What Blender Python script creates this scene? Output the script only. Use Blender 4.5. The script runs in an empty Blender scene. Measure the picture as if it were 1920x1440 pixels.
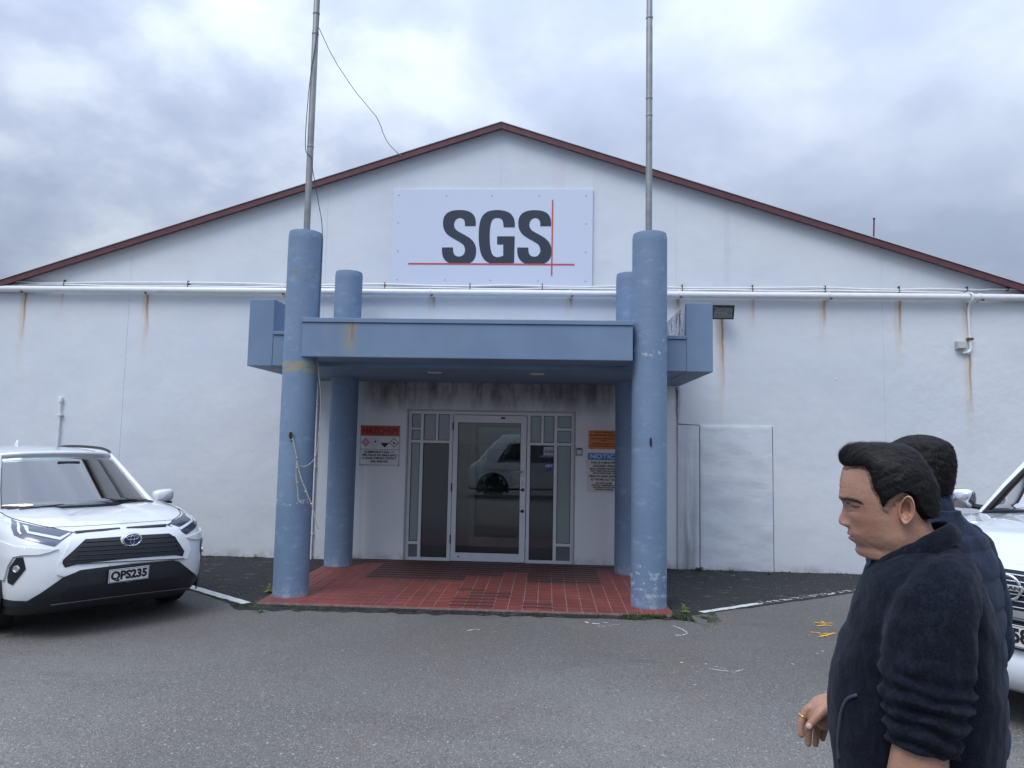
import bpy, bmesh, math, random
from mathutils import Vector, Matrix, noise as mnoise
from mathutils.geometry import delaunay_2d_cdt
random.seed(7)
SC = bpy.context.scene
COL = SC.collection
R = math.radians

# ------------------------------------------------------------------ camera
CAM = Vector((0.0, -9.9953, 1.7272))
FW = Vector((-0.05108569, 0.99533452, 0.08185013))
RT = Vector((0.99858288, 0.0496841, 0.01907142))
UP = Vector((-0.0149158, -0.08270841, 0.99646216))
FPX = 1311.33
cam = bpy.data.cameras.new('camera')
camo = bpy.data.objects.new('camera', cam)
COL.objects.link(camo)
M3 = Matrix((RT, UP, -FW)).transposed()
camo.matrix_world = Matrix.Translation(CAM) @ M3.to_4x4()
cam.sensor_width = 36.0
cam.lens = FPX / 1920 * 36
cam.clip_start = 0.05
cam.clip_end = 2000
SC.camera = camo

# ------------------------------------------------------------------ sky, sun, exposure
SC.view_settings.view_transform = 'Standard'
SC.view_settings.look = 'None'
SC.view_settings.gamma = 1
SC.view_settings.use_curve_mapping = False
SC.view_settings.exposure = 0.24
SUN_EL, SUN_AZ = 57, 212          # azimuth clockwise from +Y
w = bpy.data.worlds.new('World')
SC.world = w
w.use_nodes = True
nt = w.node_tree
N, L = nt.nodes, nt.links
N.clear()
def wn(t, **k):
    n = N.new(t)
    for a, b in k.items():
        setattr(n, a, b)
    return n
wo = wn('ShaderNodeOutputWorld'); bg = wn('ShaderNodeBackground')
bg.inputs[1].default_value = 0.1
sky = wn('ShaderNodeTexSky', sky_type='NISHITA')
sky.sun_disc = False
sky.sun_elevation = R(SUN_EL); sky.sun_rotation = R(SUN_AZ)
sky.air_density = 1.0; sky.dust_density = 2.0
tc = wn('ShaderNodeTexCoord')
sep = wn('ShaderNodeSeparateXYZ'); L.new(tc.outputs['Generated'], sep.inputs[0])
def wm(op, a, b=None, c=None, clamp=False):
    n = wn('ShaderNodeMath', operation=op); n.use_clamp = clamp
    for i, v in enumerate((a, b, c)):
        if v is None: continue
        if isinstance(v, (int, float)): n.inputs[i].default_value = v
        else: L.new(v, n.inputs[i])
    return n.outputs[0]
zc = wm('MAXIMUM', sep.outputs[2], 0.0)
den = wm('ADD', zc, 0.42)
px_ = wm('DIVIDE', sep.outputs[0], den); py_ = wm('DIVIDE', sep.outputs[1], den)
cmb = wn('ShaderNodeCombineXYZ'); L.new(px_, cmb.inputs[0]); L.new(py_, cmb.inputs[1])
n1 = wn('ShaderNodeTexNoise'); n1.inputs['Scale'].default_value = 2.9; n1.inputs['Detail'].default_value = 10
n1.inputs['Roughness'].default_value = 0.52; n1.inputs['Distortion'].default_value = 0.1
mp = wn('ShaderNodeMapping'); mp.inputs['Location'].default_value = (5.3, 0.6, 2.4)
L.new(cmb.outputs[0], mp.inputs[0]); L.new(mp.outputs[0], n1.inputs[0])
n2 = wn('ShaderNodeTexNoise'); n2.inputs['Scale'].default_value = 1.25; n2.inputs['Detail'].default_value = 4
mp2 = wn('ShaderNodeMapping'); mp2.inputs['Location'].default_value = (-2.3, 5.2, 1.4)
L.new(cmb.outputs[0], mp2.inputs[0]); L.new(mp2.outputs[0], n2.inputs[0])
r1 = wn('ShaderNodeValToRGB')
e = r1.color_ramp.elements
e[0].position = 0.40; e[0].color = (3.7, 4.35, 5.85, 1)
e[1].position = 0.64; e[1].color = (6.3, 7.0, 8.1, 1)
m_ = r1.color_ramp.elements.new(0.5); m_.color = (4.5, 5.15, 6.7, 1)
r2 = wn('ShaderNodeValToRGB'); L.new(n2.outputs[0], r2.inputs[0])
e = r2.color_ramp.elements
e[0].position = 0.35; e[0].color = (0.93, 0.935, 0.95, 1)
e[1].position = 0.65; e[1].color = (1.06, 1.065, 1.04, 1)
bank = wn('ShaderNodeVectorMath', operation='DISTANCE'); L.new(tc.outputs['Generated'], bank.inputs[0]); bank.inputs[1].default_value = (-.55, .70, .46)
bk = wn('ShaderNodeMapRange'); bk.interpolation_type = 'SMOOTHSTEP'; L.new(bank.outputs['Value'], bk.inputs[0])
for i_, q_ in enumerate((.12, .62, 1.0, .35)): bk.inputs[i_+1].default_value = q_
amp = wm('MULTIPLY_ADD', wm('SUBTRACT', n1.outputs[0], .47), wm('MULTIPLY_ADD', bk.outputs[0], 1.0, .35), wm('MULTIPLY_ADD', bk.outputs[0], .06, .445))
L.new(amp, r1.inputs[0])
mul = wn('ShaderNodeMix', data_type='RGBA', blend_type='MULTIPLY'); mul.inputs[0].default_value = 1
L.new(r1.outputs[0], mul.inputs[6]); L.new(r2.outputs[0], mul.inputs[7])
# an overcast sky is brighter towards the zenith
cie = wm('MULTIPLY_ADD', wm('POWER', zc, 1.6), 2.6, 0.60)
vm = wn('ShaderNodeVectorMath', operation='SCALE'); L.new(mul.outputs[2], vm.inputs[0]); L.new(cie, vm.inputs[3])
mx = wn('ShaderNodeMix', data_type='RGBA'); mx.inputs[0].default_value = 0.9
L.new(sky.outputs[0], mx.inputs[6]); L.new(vm.outputs[0], mx.inputs[7])
L.new(mx.outputs[2], bg.inputs[0]); L.new(bg.outputs[0], wo.inputs[0])

sl = bpy.data.lights.new('sun', 'SUN')
sl.energy = 1.5; sl.angle = R(30); sl.color = (1.0, 0.97, 0.93)
so = bpy.data.objects.new('sun', sl)
COL.objects.link(so)
az = R(SUN_AZ)
sd = Vector((math.sin(az) * math.cos(R(SUN_EL)), math.cos(az) * math.cos(R(SUN_EL)), math.sin(R(SUN_EL))))
so.rotation_euler = (-sd).to_track_quat('-Z', 'Y').to_euler()

# ------------------------------------------------------------------ helpers
def ray(x, y):
    return FW + RT * ((x - 960) / FPX) - UP * ((y - 720) / FPX)
def at(x, y, Y):                 # pixel -> point on the plane y = Y
    d = ray(x, y); return CAM + d * ((Y - CAM.y) / d.y)
def atz(x, y, Z=0.0):            # pixel -> point on the ground
    d = ray(x, y); return CAM + d * ((Z - CAM.z) / d.z)

class MB:
    """collects geometry that becomes ONE mesh object"""
    def __init__(s): s.v = []; s.f = []; s.m = []; s.mi = 0
    def add(s, vs, fs):
        b = len(s.v); s.v += [tuple(p) for p in vs]
        s.f += [tuple(b + i for i in f) for f in fs]; s.m += [s.mi] * len(fs); return s
    def box(s, x0, x1, y0, y1, z0, z1):
        return s.add([(x0,y0,z0),(x1,y0,z0),(x1,y1,z0),(x0,y1,z0),(x0,y0,z1),(x1,y0,z1),(x1,y1,z1),(x0,y1,z1)],
                     [(0,3,2,1),(4,5,6,7),(0,1,5,4),(1,2,6,5),(2,3,7,6),(3,0,4,7)])
    def obox(s, c, ax, ay, az):  # centre and three half-axis vectors
        c, ax, ay, az = map(Vector, (c, ax, ay, az))
        vs = [c + ax*i + ay*j + az*k for k in (-1,1) for j in (-1,1) for i in (-1,1)]
        return s.add(vs, [(0,2,3,1),(4,5,7,6),(0,1,5,4),(1,3,7,5),(3,2,6,7),(2,0,4,6)])
    def tube(s, pts, r, n=10, cap=True, up=None):
        pts = [Vector(p) for p in pts]; rs = r if hasattr(r, '__len__') else [r]*len(pts)
        vs = []; prev = None
        for i, p in enumerate(pts):
            t = (pts[min(i+1, len(pts)-1)] - pts[max(i-1, 0)]).normalized()
            if prev is None:
                a = Vector(up) if up else (Vector((0,0,1)) if abs(t.z) < .9 else Vector((0,1,0)))
                u = t.cross(a).normalized()
            else:
                u = (prev - t * prev.dot(t)).normalized()
            prev = u; v = t.cross(u)
            for k in range(n):
                a = 2*math.pi*k/n
                rr = rs[i] if not hasattr(rs[i], '__len__') else None
                if rr is None: vs.append(p + u*math.cos(a)*rs[i][0] + v*math.sin(a)*rs[i][1])
                else: vs.append(p + u*math.cos(a)*rr + v*math.sin(a)*rr)
        fs = [(i*n+k, i*n+(k+1)%n, (i+1)*n+(k+1)%n, (i+1)*n+k) for i in range(len(pts)-1) for k in range(n)]
        if cap: fs += [tuple(range(n-1, -1, -1)), tuple((len(pts)-1)*n + k for k in range(n))]
        return s.add(vs, fs)
    def prism(s, poly, ext, axis='y'):   # poly of 2D points, extruded along an axis between ext[0] and ext[1]
        f = {'y': lambda p, e: (p[0], e, p[1]), 'x': lambda p, e: (e, p[0], p[1]), 'z': lambda p, e: (p[0], p[1], e)}[axis]
        n = len(poly)
        vs = [f(p, ext[0]) for p in poly] + [f(p, ext[1]) for p in poly]
        return s.add(vs, [tuple(range(n)), tuple(range(2*n-1, n-1, -1))] + [(i, n+i, n+(i+1)%n, (i+1)%n) for i in range(n)])
    def lathe(s, prof, c=(0,0,0), n=24, axis='z'):
        vs = []
        for r_, h in prof:
            for k in range(n):
                a = 2*math.pi*k/n; x, y = r_*math.cos(a), r_*math.sin(a)
                q = {'z': (x, y, h), 'y': (x, h, y), 'x': (h, x, y)}[axis]
                vs.append((c[0]+q[0], c[1]+q[1], c[2]+q[2]))
        m = len(prof)
        fs = [(i*n+k, i*n+(k+1)%n, (i+1)*n+(k+1)%n, (i+1)*n+k) for i in range(m-1) for k in range(n)]
        if prof[0][0] > 1e-6: fs.append(tuple(range(n-1, -1, -1)))
        if prof[-1][0] > 1e-6: fs.append(tuple((m-1)*n + k for k in range(n)))
        return s.add(vs, fs)
    def mesh(s, name, mats, smooth=None, recalc=True):
        me = bpy.data.meshes.new(name)
        me.from_pydata(s.v, [], s.f); me.update()
        if not isinstance(mats, (list, tuple)): mats = [mats]
        for m in mats: me.materials.append(m)
        if len(mats) > 1: me.polygons.foreach_set('material_index', s.m)
        if recalc:
            bm = bmesh.new(); bm.from_mesh(me); bmesh.ops.recalc_face_normals(bm, faces=bm.faces)
            bm.to_mesh(me); bm.free()
        if smooth is not None:
            me.polygons.foreach_set('use_smooth', [True]*len(me.polygons))
            if smooth < 180: me.set_sharp_from_angle(angle=R(smooth))
        return me
    def build(s, name, mats, parent=None, smooth=None, bevel=0, loc=None, recalc=True):
        o = bpy.data.objects.new(name, s.mesh(name, mats, smooth, recalc)); COL.objects.link(o)
        if parent: o.parent = parent
        if loc is not None: o.location = loc
        if bevel:
            b = o.modifiers.new('bevel', 'BEVEL'); b.width = bevel; b.segments = 2; b.limit_method = 'ANGLE'; b.angle_limit = R(40)
        return o

def tag(o, label=None, cat=None, group=None, kind=None):
    if label: o['label'] = label
    if cat: o['category'] = cat
    if group: o['group'] = group
    if kind: o['kind'] = kind
    return o
def empty(name, loc=(0,0,0), rz=0):
    o = bpy.data.objects.new(name, None); COL.objects.link(o); o.location = loc; o.rotation_euler = (0,0,rz)
    o.empty_display_size = .2; return o

def catmull(pts, closed=False, n=6):
    P = [Vector(p) for p in pts]; out = []; m = len(P)
    for i in range(m if closed else m-1):
        if closed: a, b, c, d = P[(i-1) % m], P[i], P[(i+1) % m], P[(i+2) % m]
        else: a, b, c, d = P[max(i-1,0)], P[i], P[i+1], P[min(i+2,m-1)]
        for k in range(n):
            t = k/n
            out.append(.5*((2*b) + (c-a)*t + (2*a-5*b+4*c-d)*t*t + (3*b-a-3*c+d)*t**3))
    if not closed: out.append(P[-1])
    return out

def text_obj(s, name, mat, parent, loc, size, sx=1.0, thick=0.0, align='CENTER', depth=.0015, rot=(R(90),0,0), width=None):
    """flat lettering built from the built-in font, as a mesh"""
    cu = bpy.data.curves.new(name, 'FONT'); cu.body = s; cu.size = size; cu.align_x = align; cu.align_y = 'CENTER'
    cu.offset = thick; cu.extrude = depth; cu.resolution_u = 3; cu.fill_mode = 'BOTH'
    t = bpy.data.objects.new(name, cu); COL.objects.link(t)
    bpy.context.view_layer.update()
    me = bpy.data.meshes.new_from_object(t.evaluated_get(bpy.context.evaluated_depsgraph_get()))
    bpy.data.objects.remove(t); bpy.data.curves.remove(cu)
    xs = [v.co.x for v in me.vertices]
    if width: sx = width / (max(xs) - min(xs))
    for v in me.vertices: v.co.x *= sx
    me.materials.clear(); me.materials.append(mat); me.name = name
    o = bpy.data.objects.new(name, me); COL.objects.link(o); o.parent = parent; o.location = loc; o.rotation_euler = rot
    return o

# ------------------------------------------------------------------ materials
def newmat(name):
    m = bpy.data.materials.new(name); m.use_nodes = True
    return m, m.node_tree, m.node_tree.nodes['Principled BSDF']
class NB:
    """tiny node-building helper"""
    def __init__(s, tree): s.t = tree; s.n = tree.nodes; s.l = tree.links
    def node(s, t, **k):
        n = s.n.new(t)
        for a, b in k.items(): setattr(n, a, b)
        return n
    def m(s, op, a, b=None, c=None, clamp=False):
        n = s.node('ShaderNodeMath', operation=op); n.use_clamp = clamp
        for i, v in enumerate((a, b, c)):
            if v is None: continue
            if isinstance(v, (int, float)): n.inputs[i].default_value = v
            else: s.l.new(v, n.inputs[i])
        return n.outputs[0]
    def pos(s):
        if not hasattr(s, '_p'):
            s._p = s.node('ShaderNodeTexCoord').outputs['Object']
            q = s.node('ShaderNodeSeparateXYZ'); s.l.new(s._p, q.inputs[0]); s._xyz = q.outputs
        return s._p
    def noise(s, scale, detail=4, rough=.55, vec=None, stretch=None, dist=0, seed=0):
        n = s.node('ShaderNodeTexNoise'); n.inputs['Scale'].default_value = scale; n.inputs['Detail'].default_value = detail
        n.inputs['Roughness'].default_value = rough; n.inputs['Distortion'].default_value = dist
        v = vec or s.pos()
        if stretch or seed:
            mp = s.node('ShaderNodeMapping'); mp.inputs['Scale'].default_value = stretch or (1,1,1); mp.inputs['Location'].default_value = (seed, seed*1.7, seed*.3)
            s.l.new(v, mp.inputs[0]); v = mp.outputs[0]
        s.l.new(v, n.inputs['Vector']); return n.outputs[0]
    def vor(s, scale, feature='F1', out='Distance', vec=None):
        n = s.node('ShaderNodeTexVoronoi', feature=feature); n.inputs['Scale'].default_value = scale
        s.l.new(vec or s.pos(), n.inputs['Vector']); return n.outputs[out]
    def rng(s, v, a, b, c=0., d=1.):
        n = s.node('ShaderNodeMapRange'); n.interpolation_type = 'SMOOTHSTEP'
        for i, q in enumerate((a, b, c, d)): n.inputs[i+1].default_value = q
        s.l.new(v, n.inputs[0]); return n.outputs[0]
    def mix(s, f, a, b, mode='MIX'):
        n = s.node('ShaderNodeMix', data_type='RGBA', blend_type=mode)
        for i, v in ((0, f), (6, a), (7, b)):
            if isinstance(v, (int, float)): n.inputs[i].default_value = v if i == 0 else (v, v, v, 1)
            elif isinstance(v, tuple): n.inputs[i].default_value = (*v[:3], 1)
            else: s.l.new(v, n.inputs[i])
        return n.outputs[2]
    def bump(s, h, strength=.3, dist=.01, prev=None):
        n = s.node('ShaderNodeBump'); n.inputs['Strength'].default_value = strength; n.inputs['Distance'].default_value = dist
        s.l.new(h, n.inputs['Height'])
        if prev: s.l.new(prev, n.inputs['Normal'])
        return n.outputs[0]

def plain(name, c, rough=.6, metal=0., var=.0, scale=8, bump=0., bscale=60, bdist=.002, coat=0., spec=.5):
    m, t, b = newmat(name); nb = NB(t)
    b.inputs['Roughness'].default_value = rough; b.inputs['Metallic'].default_value = metal
    b.inputs['Coat Weight'].default_value = coat; b.inputs['Specular IOR Level'].default_value = spec
    if var:
        n = nb.noise(scale, 5, .6)
        lo = tuple(x*(1-var) for x in c); hi = tuple(min(1, x*(1+var)) for x in c)
        t.links.new(nb.mix(nb.rng(n, .3, .7), lo, hi), b.inputs['Base Color'])
        t.links.new(nb.rng(n, .2, .8, max(0,rough-.08), min(1,rough+.08)), b.inputs['Roughness'])
    else: b.inputs['Base Color'].default_value = (*c, 1)
    if bump:
        t.links.new(nb.bump(nb.noise(bscale, 4), bump, bdist), b.inputs['Normal'])
    return m

def wall_mat():
    m, t, b = newmat('painted_render'); nb = NB(t); nb.pos(); X, Y, Z = nb._xyz[0], nb._xyz[1], nb._xyz[2]
    wob = nb.m('MULTIPLY', nb.m('SUBTRACT', nb.noise(1.6, 3), .5), .10)
    xw = nb.m('ADD', X, wob)
    def streak(xi, w_, zt, ln, amp=1.0):
        d = nb.m('DIVIDE', nb.m('SUBTRACT', xw, xi), w_)
        g = nb.m('POWER', 2.718, nb.m('MULTIPLY', nb.m('MULTIPLY', d, d), -1.))
        f = nb.rng(Z, zt-ln, zt, 0., 1.)
        cut = nb.m('LESS_THAN', Z, zt + .01)
        return nb.m('MULTIPLY', nb.m('MULTIPLY', g, nb.m('MULTIPLY', f, cut)), amp)
    base = nb.mix(nb.rng(nb.noise(.55, 4, .6), .35, .65), (.615,.66,.72), (.665,.705,.745))
    base = nb.mix(nb.m('MULTIPLY', nb.rng(nb.noise(3.2, 6, .65, stretch=(1,1,.25)), .5, .8), .25), base, (.57, .60, .63))
    # old paint patches behind and beside the big sign
    def band(x0, x1, z0, z1, soft=.015):
        return nb.m('MULTIPLY', nb.m('MULTIPLY', nb.rng(X, x0-soft, x0+soft), nb.rng(X, x1-soft, x1+soft, 1., 0.)),
                    nb.m('MULTIPLY', nb.rng(Z, z0-soft, z0+soft), nb.rng(Z, z1-soft, z1+soft, 1., 0.)))
    base = nb.mix(nb.m('MULTIPLY', band(.02, .22, 5.4, 5.98), .35), base, (.62, .58, .64))
    base = nb.mix(nb.m('MULTIPLY', band(2.5, 2.58, 3.95, 5.15), .35), base, (.58, .58, .66))
    base = nb.mix(nb.m('MULTIPLY', band(.62, .70, 4.0, 5.75), .25), base, (.60, .62, .68))
    base = nb.mix(band(-2.62, 1.815, -.5, 2.56, .01), base, (.74,.755,.765))
    # rust weeping from the pipe brackets
    wide = None; core = None
    for xi, zt, ln, a in ((-7.87, 3.80, 1.35, 1.0), (-7.3, 3.8, .5, .3), (-5.97, 3.80, 1.25, 1.0), (-1.7, 3.8, .35, .7), (.30, 3.8, .32, .7), (1.84, 3.8, .35, .9),
                          (2.46, 3.52, 2.0, 1.0), (2.89, 3.8, .7, .45), (3.88, 3.8, .8, .8), (4.93, 3.8, 1.15, .9), (5.86, 3.78, .8, .8), (5.86, 3.05, 1.6, .9)):
        ww = streak(xi - .02, .050, zt, ln, a * .72); cc = streak(xi + .012, .017, zt, ln * .62, a)
        wide = ww if wide is None else nb.m('MAXIMUM', wide, ww)
        core = cc if core is None else nb.m('MAXIMUM', core, cc)
    brk = nb.rng(nb.noise(6, 6, .7, stretch=(3.5, 1, .45)), .25, .62)
    wide = nb.m('MULTIPLY', wide, brk)
    base = nb.mix(nb.m('MULTIPLY', wide, .95, clamp=True), base, (.54, .41, .22))
    base = nb.mix(nb.m('MULTIPLY', core, .95, clamp=True), base, (.36, .15, .045))
    # grey band deepening up to the canopy soffit; black mould: over it, at the canopy's right corner, along the foot of the wall
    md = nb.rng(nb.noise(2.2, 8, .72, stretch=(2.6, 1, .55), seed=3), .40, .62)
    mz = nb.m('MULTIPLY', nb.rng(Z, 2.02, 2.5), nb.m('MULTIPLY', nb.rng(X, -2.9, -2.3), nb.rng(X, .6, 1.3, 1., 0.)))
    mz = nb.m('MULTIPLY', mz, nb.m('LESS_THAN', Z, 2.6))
    base = nb.mix(nb.m('MULTIPLY', mz, nb.rng(nb.noise(1.1, 5, .6, seed=6), .3, .6, .62, .88)), base, (.17,.175,.18))  # smooth grey tone, denser towards the soffit
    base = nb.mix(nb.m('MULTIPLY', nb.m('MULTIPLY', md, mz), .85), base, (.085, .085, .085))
    st = nb.m('MULTIPLY', streak(1.93, .13, 2.0, 3.2, .8), nb.rng(nb.noise(3, 6, .7, stretch=(5,1,.3), seed=8), .35, .6))
    st = nb.m('MULTIPLY', st, nb.rng(Z, 0., 1.6, 1., .25))
    base = nb.mix(nb.m('MULTIPLY', st, .75), base, (.22, .23, .22))
    cr = streak(1.836, .035, 2.53, .9, .95)
    base = nb.mix(nb.m('MULTIPLY', cr, brk), base, (.06, .06, .06))
    foot = nb.m('MULTIPLY', nb.rng(Z, .0, .16, 1., 0.), nb.rng(nb.noise(5, 6, .7), .35, .65))
    base = nb.mix(nb.m('MULTIPLY', foot, .55), base, (.22, .22, .19))
    t.links.new(base, b.inputs['Base Color'])
    b.inputs['Roughness'].default_value = .62
    h1 = nb.noise(1.3, 3, .5); h2 = nb.noise(9, 6, .6)
    n_ = nb.bump(h1, .5, .05)
    pr = nb.rng(X, 4.4, 5.2)     # coarse plaster towards the right end
    n2 = nb.node('ShaderNodeBump'); n2.inputs['Distance'].default_value = .008
    t.links.new(nb.m('ADD', nb.m('MULTIPLY', pr, .45), .30), n2.inputs['Strength']); t.links.new(h2, n2.inputs['Height']); t.links.new(n_, n2.inputs['Normal'])
    bl = nb.rng(nb.vor(1.7), .0, .035, 1., 0.)          # small blisters in the paint
    n3 = nb.bump(bl, .5, .01, n2.outputs[0])
    t.links.new(nb.bump(nb.noise(140, 2), .12, .001, n3), b.inputs['Normal'])
    return m

def rough_plaster_mat():
    m, t, b = newmat('patched_plaster'); nb = NB(t)
    c = nb.mix(nb.rng(nb.noise(2.5, 5, .6), .35, .65), (.61,.66,.725), (.665,.71,.755))
    nb.pos(); Z = nb._xyz[2]; X = nb._xyz[0]
    foot = nb.m('MULTIPLY', nb.rng(Z, .0, .14, 1., 0.), nb.rng(nb.noise(5, 6, .7), .35, .65))
    c = nb.mix(nb.m('MULTIPLY', foot, .5), c, (.22, .22, .19))
    d = nb.m('DIVIDE', nb.m('SUBTRACT', X, 1.98), .13)
    g = nb.m('POWER', 2.718, nb.m('MULTIPLY', nb.m('MULTIPLY', d, d), -1.))
    g = nb.m('MULTIPLY', g, nb.m('MULTIPLY', nb.rng(Z, .1, 1.9, 1., .3), nb.rng(nb.noise(3, 6, .7, stretch=(6,1,.25), seed=8), .32, .6)))
    c = nb.mix(nb.m('MULTIPLY', g, .75), c, (.20, .21, .20))
    t.links.new(c, b.inputs['Base Color']); b.inputs['Roughness'].default_value = .6
    a = nb.bump(nb.noise(3.0, 4, .5, stretch=(.8,1,1.6), dist=.5), .35, .03)
    t.links.new(nb.bump(nb.noise(24, 5, .6), .25, .006, a), b.inputs['Normal'])
    return m

def blue_mat(name='blue_paint', kind=0):
    m, t, b = newmat(name); nb = NB(t); nb.pos(); X, Y, Z = nb._xyz[0], nb._xyz[1], nb._xyz[2]
    c = nb.mix(nb.rng(nb.noise(1.6, 5, .6), .3, .7), (.145, .218, .330), (.172, .252, .368))
    if kind == 1:      # columns: form-liner ripples, scuffs, chalky patches
        c = nb.mix(nb.m('MULTIPLY', nb.rng(nb.noise(5, 8, .7, stretch=(1,1,2.2), seed=2), .52, .72), .5), c, (.27, .37, .53))
        c = nb.mix(nb.m('MULTIPLY', nb.rng(nb.noise(14, 7, .7, seed=5), .66, .74), .8), c, (.50, .58, .66))
        c = nb.mix(nb.m('MULTIPLY', nb.rng(nb.noise(11, 7, .7, seed=9, stretch=(1,1,2)), .66, .73), .6), c, (.06, .09, .15))
        low = nb.m('MULTIPLY', nb.rng(Z, .0, .22, 1., 0.), nb.rng(nb.noise(17, 6, .7), .45, .6))
        c = nb.mix(nb.m('MULTIPLY', low, .55), c, (.48, .54, .58))
        c = nb.mix(nb.m('MULTIPLY', nb.rng(Z, .0, .06, 1., 0.), .5), c, (.12, .14, .13))
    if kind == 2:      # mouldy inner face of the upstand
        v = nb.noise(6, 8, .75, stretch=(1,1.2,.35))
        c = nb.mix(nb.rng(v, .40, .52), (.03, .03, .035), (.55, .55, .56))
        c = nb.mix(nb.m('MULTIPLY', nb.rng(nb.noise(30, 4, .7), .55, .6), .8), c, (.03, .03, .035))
    t.links.new(c, b.inputs['Base Color'])
    b.inputs['Roughness'].default_value = .55
    n_ = nb.bump(nb.noise(1.0, 3, .5, stretch=(1,1,22) if kind == 1 else (1,1,1)), .16 if kind == 1 else .1, .012)
    t.links.new(nb.bump(nb.noise(60, 4, .6), .25, .002, n_), b.inputs['Normal'])
    return m

def scar_mat(name, base, stain, cx, cz, wx, hz, top=None):
    """blue paint with one rusty run or peeled scar at (cx, cz)"""
    return None

def asphalt_mat(name, dark, light, moss=0.):
    m, t, b = newmat(name); nb = NB(t)
    big = nb.noise(.35, 5, .6); mid = nb.noise(3, 6, .65)
    c = nb.mix(nb.rng(big, .35, .65), dark, light)
    c = nb.mix(nb.m('MULTIPLY', nb.rng(mid, .55, .75), .30), c, tuple(x*.6 for x in dark))
    c = nb.mix(nb.m('MULTIPLY', nb.rng(nb.noise(.8, 5, .6, seed=5), .45, .65), .35), c, (dark[0]*1.12, dark[1]*.98, dark[2]*.86))
    c = nb.mix(nb.m('MULTIPLY', nb.rng(nb.noise(.6, 6, .7, seed=12, stretch=(.4,1.6,1)), .54, .68), .35), c, tuple(x*.62 for x in dark))
    # aggregate: individual chips of stone, each with its own shade
    vd = nb.node('ShaderNodeTexVoronoi'); vd.inputs['Scale'].default_value = 105; t.links.new(nb.pos(), vd.inputs['Vector'])
    sp = nb.node('ShaderNodeSeparateColor'); t.links.new(vd.outputs['Color'], sp.inputs[0])
    chip = nb.m('MULTIPLY', nb.rng(sp.outputs[0], .55, 1.), nb.rng(vd.outputs['Distance'], .25, .5, 1., 0.))
    c = nb.mix(nb.m('MULTIPLY', chip, .95), c, tuple(x*2.1 for x in light))
    v2 = nb.node('ShaderNodeTexVoronoi'); v2.inputs['Scale'].default_value = 38; t.links.new(nb.pos(), v2.inputs['Vector'])
    s2 = nb.node('ShaderNodeSeparateColor'); t.links.new(v2.outputs['Color'], s2.inputs[0])
    ch2 = nb.m('MULTIPLY', nb.rng(s2.outputs[1], .93, .97), nb.rng(v2.outputs['Distance'], .2, .4, 1., 0.))
    c = nb.mix(nb.m('MULTIPLY', ch2, .8), c, (.42, .41, .39))
    dk = nb.m('MULTIPLY', nb.rng(sp.outputs[1], .6, 1.), .55)
    c = nb.mix(dk, c, tuple(x*.42 for x in dark))
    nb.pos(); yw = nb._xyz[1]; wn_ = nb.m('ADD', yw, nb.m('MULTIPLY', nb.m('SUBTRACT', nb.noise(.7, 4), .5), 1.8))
    c = nb.mix(nb.rng(wn_, -6.2, -3.4, 0., .42), c, tuple(x*.45 for x in dark))      # asphalt grows darker towards the building, unevenly
    if moss:
        mm = nb.m('MULTIPLY', nb.rng(nb.noise(4.5, 8, .72, stretch=(1,1.6,1)), .57, .66), nb.rng(nb.noise(20, 4, .7), .35, .6))
        c = nb.mix(nb.m('MULTIPLY', mm, moss), c, (.21, .22, .19))
    t.links.new(c, b.inputs['Base Color'])
    b.inputs['Roughness'].default_value = .88; b.inputs['Specular IOR Level'].default_value = .3
    a = nb.bump(vd.outputs['Distance'], .9, .006)
    t.links.new(nb.bump(nb.noise(16, 5, .6), .4, .008, a), b.inputs['Normal'])
    return m

def worn_paint_mat(name, c, wear=.5, scale=26):
    m, t, b = newmat(name); nb = NB(t)
    b.inputs['Base Color'].default_value = (*c, 1); b.inputs['Roughness'].default_value = .7
    out = t.nodes['Material Output']; tr = nb.node('ShaderNodeBsdfTransparent'); ms = nb.node('ShaderNodeMixShader')
    f = nb.rng(nb.noise(scale, 8, .75), wear-.05, wear+.05)
    t.links.new(f, ms.inputs[0]); t.links.new(b.outputs[0], ms.inputs[1]); t.links.new(tr.outputs[0], ms.inputs[2])
    t.links.new(ms.outputs[0], out.inputs[0])
    t.links.new(nb.bump(nb.noise(90, 4), .6, .003), b.inputs['Normal'])
    return m

def glass_mat(name, tint=(.5,.55,.56), rough=0.0, body=None, alpha=.5, ior=1.45, gain=1.5):
    """pane: mirror-like fresnel reflection over a tinted see-through body"""
    m, t, b = newmat(name); nb = NB(t); out = t.nodes['Material Output']
    tr = nb.node('ShaderNodeBsdfTransparent'); tr.inputs[0].default_value = (*tint, 1)
    gl = nb.node('ShaderNodeBsdfGlossy'); gl.inputs['Roughness'].default_value = rough
    fr = nb.node('ShaderNodeFresnel'); fr.inputs[0].default_value = ior
    f = nb.m('MULTIPLY_ADD', fr.outputs[0], gain, .02, clamp=True)
    under = tr.outputs[0]
    if body:
        df = nb.node('ShaderNodeBsdfDiffuse'); df.inputs[0].default_value = (*body, 1)
        m2 = nb.node('ShaderNodeMixShader'); m2.inputs[0].default_value = alpha
        t.links.new(tr.outputs[0], m2.inputs[1]); t.links.new(df.outputs[0], m2.inputs[2]); under = m2.outputs[0]
    ms = nb.node('ShaderNodeMixShader'); t.links.new(f, ms.inputs[0]); t.links.new(under, ms.inputs[1]); t.links.new(gl.outputs[0], ms.inputs[2])
    t.links.new(ms.outputs[0], out.inputs[0]); return m

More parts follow.
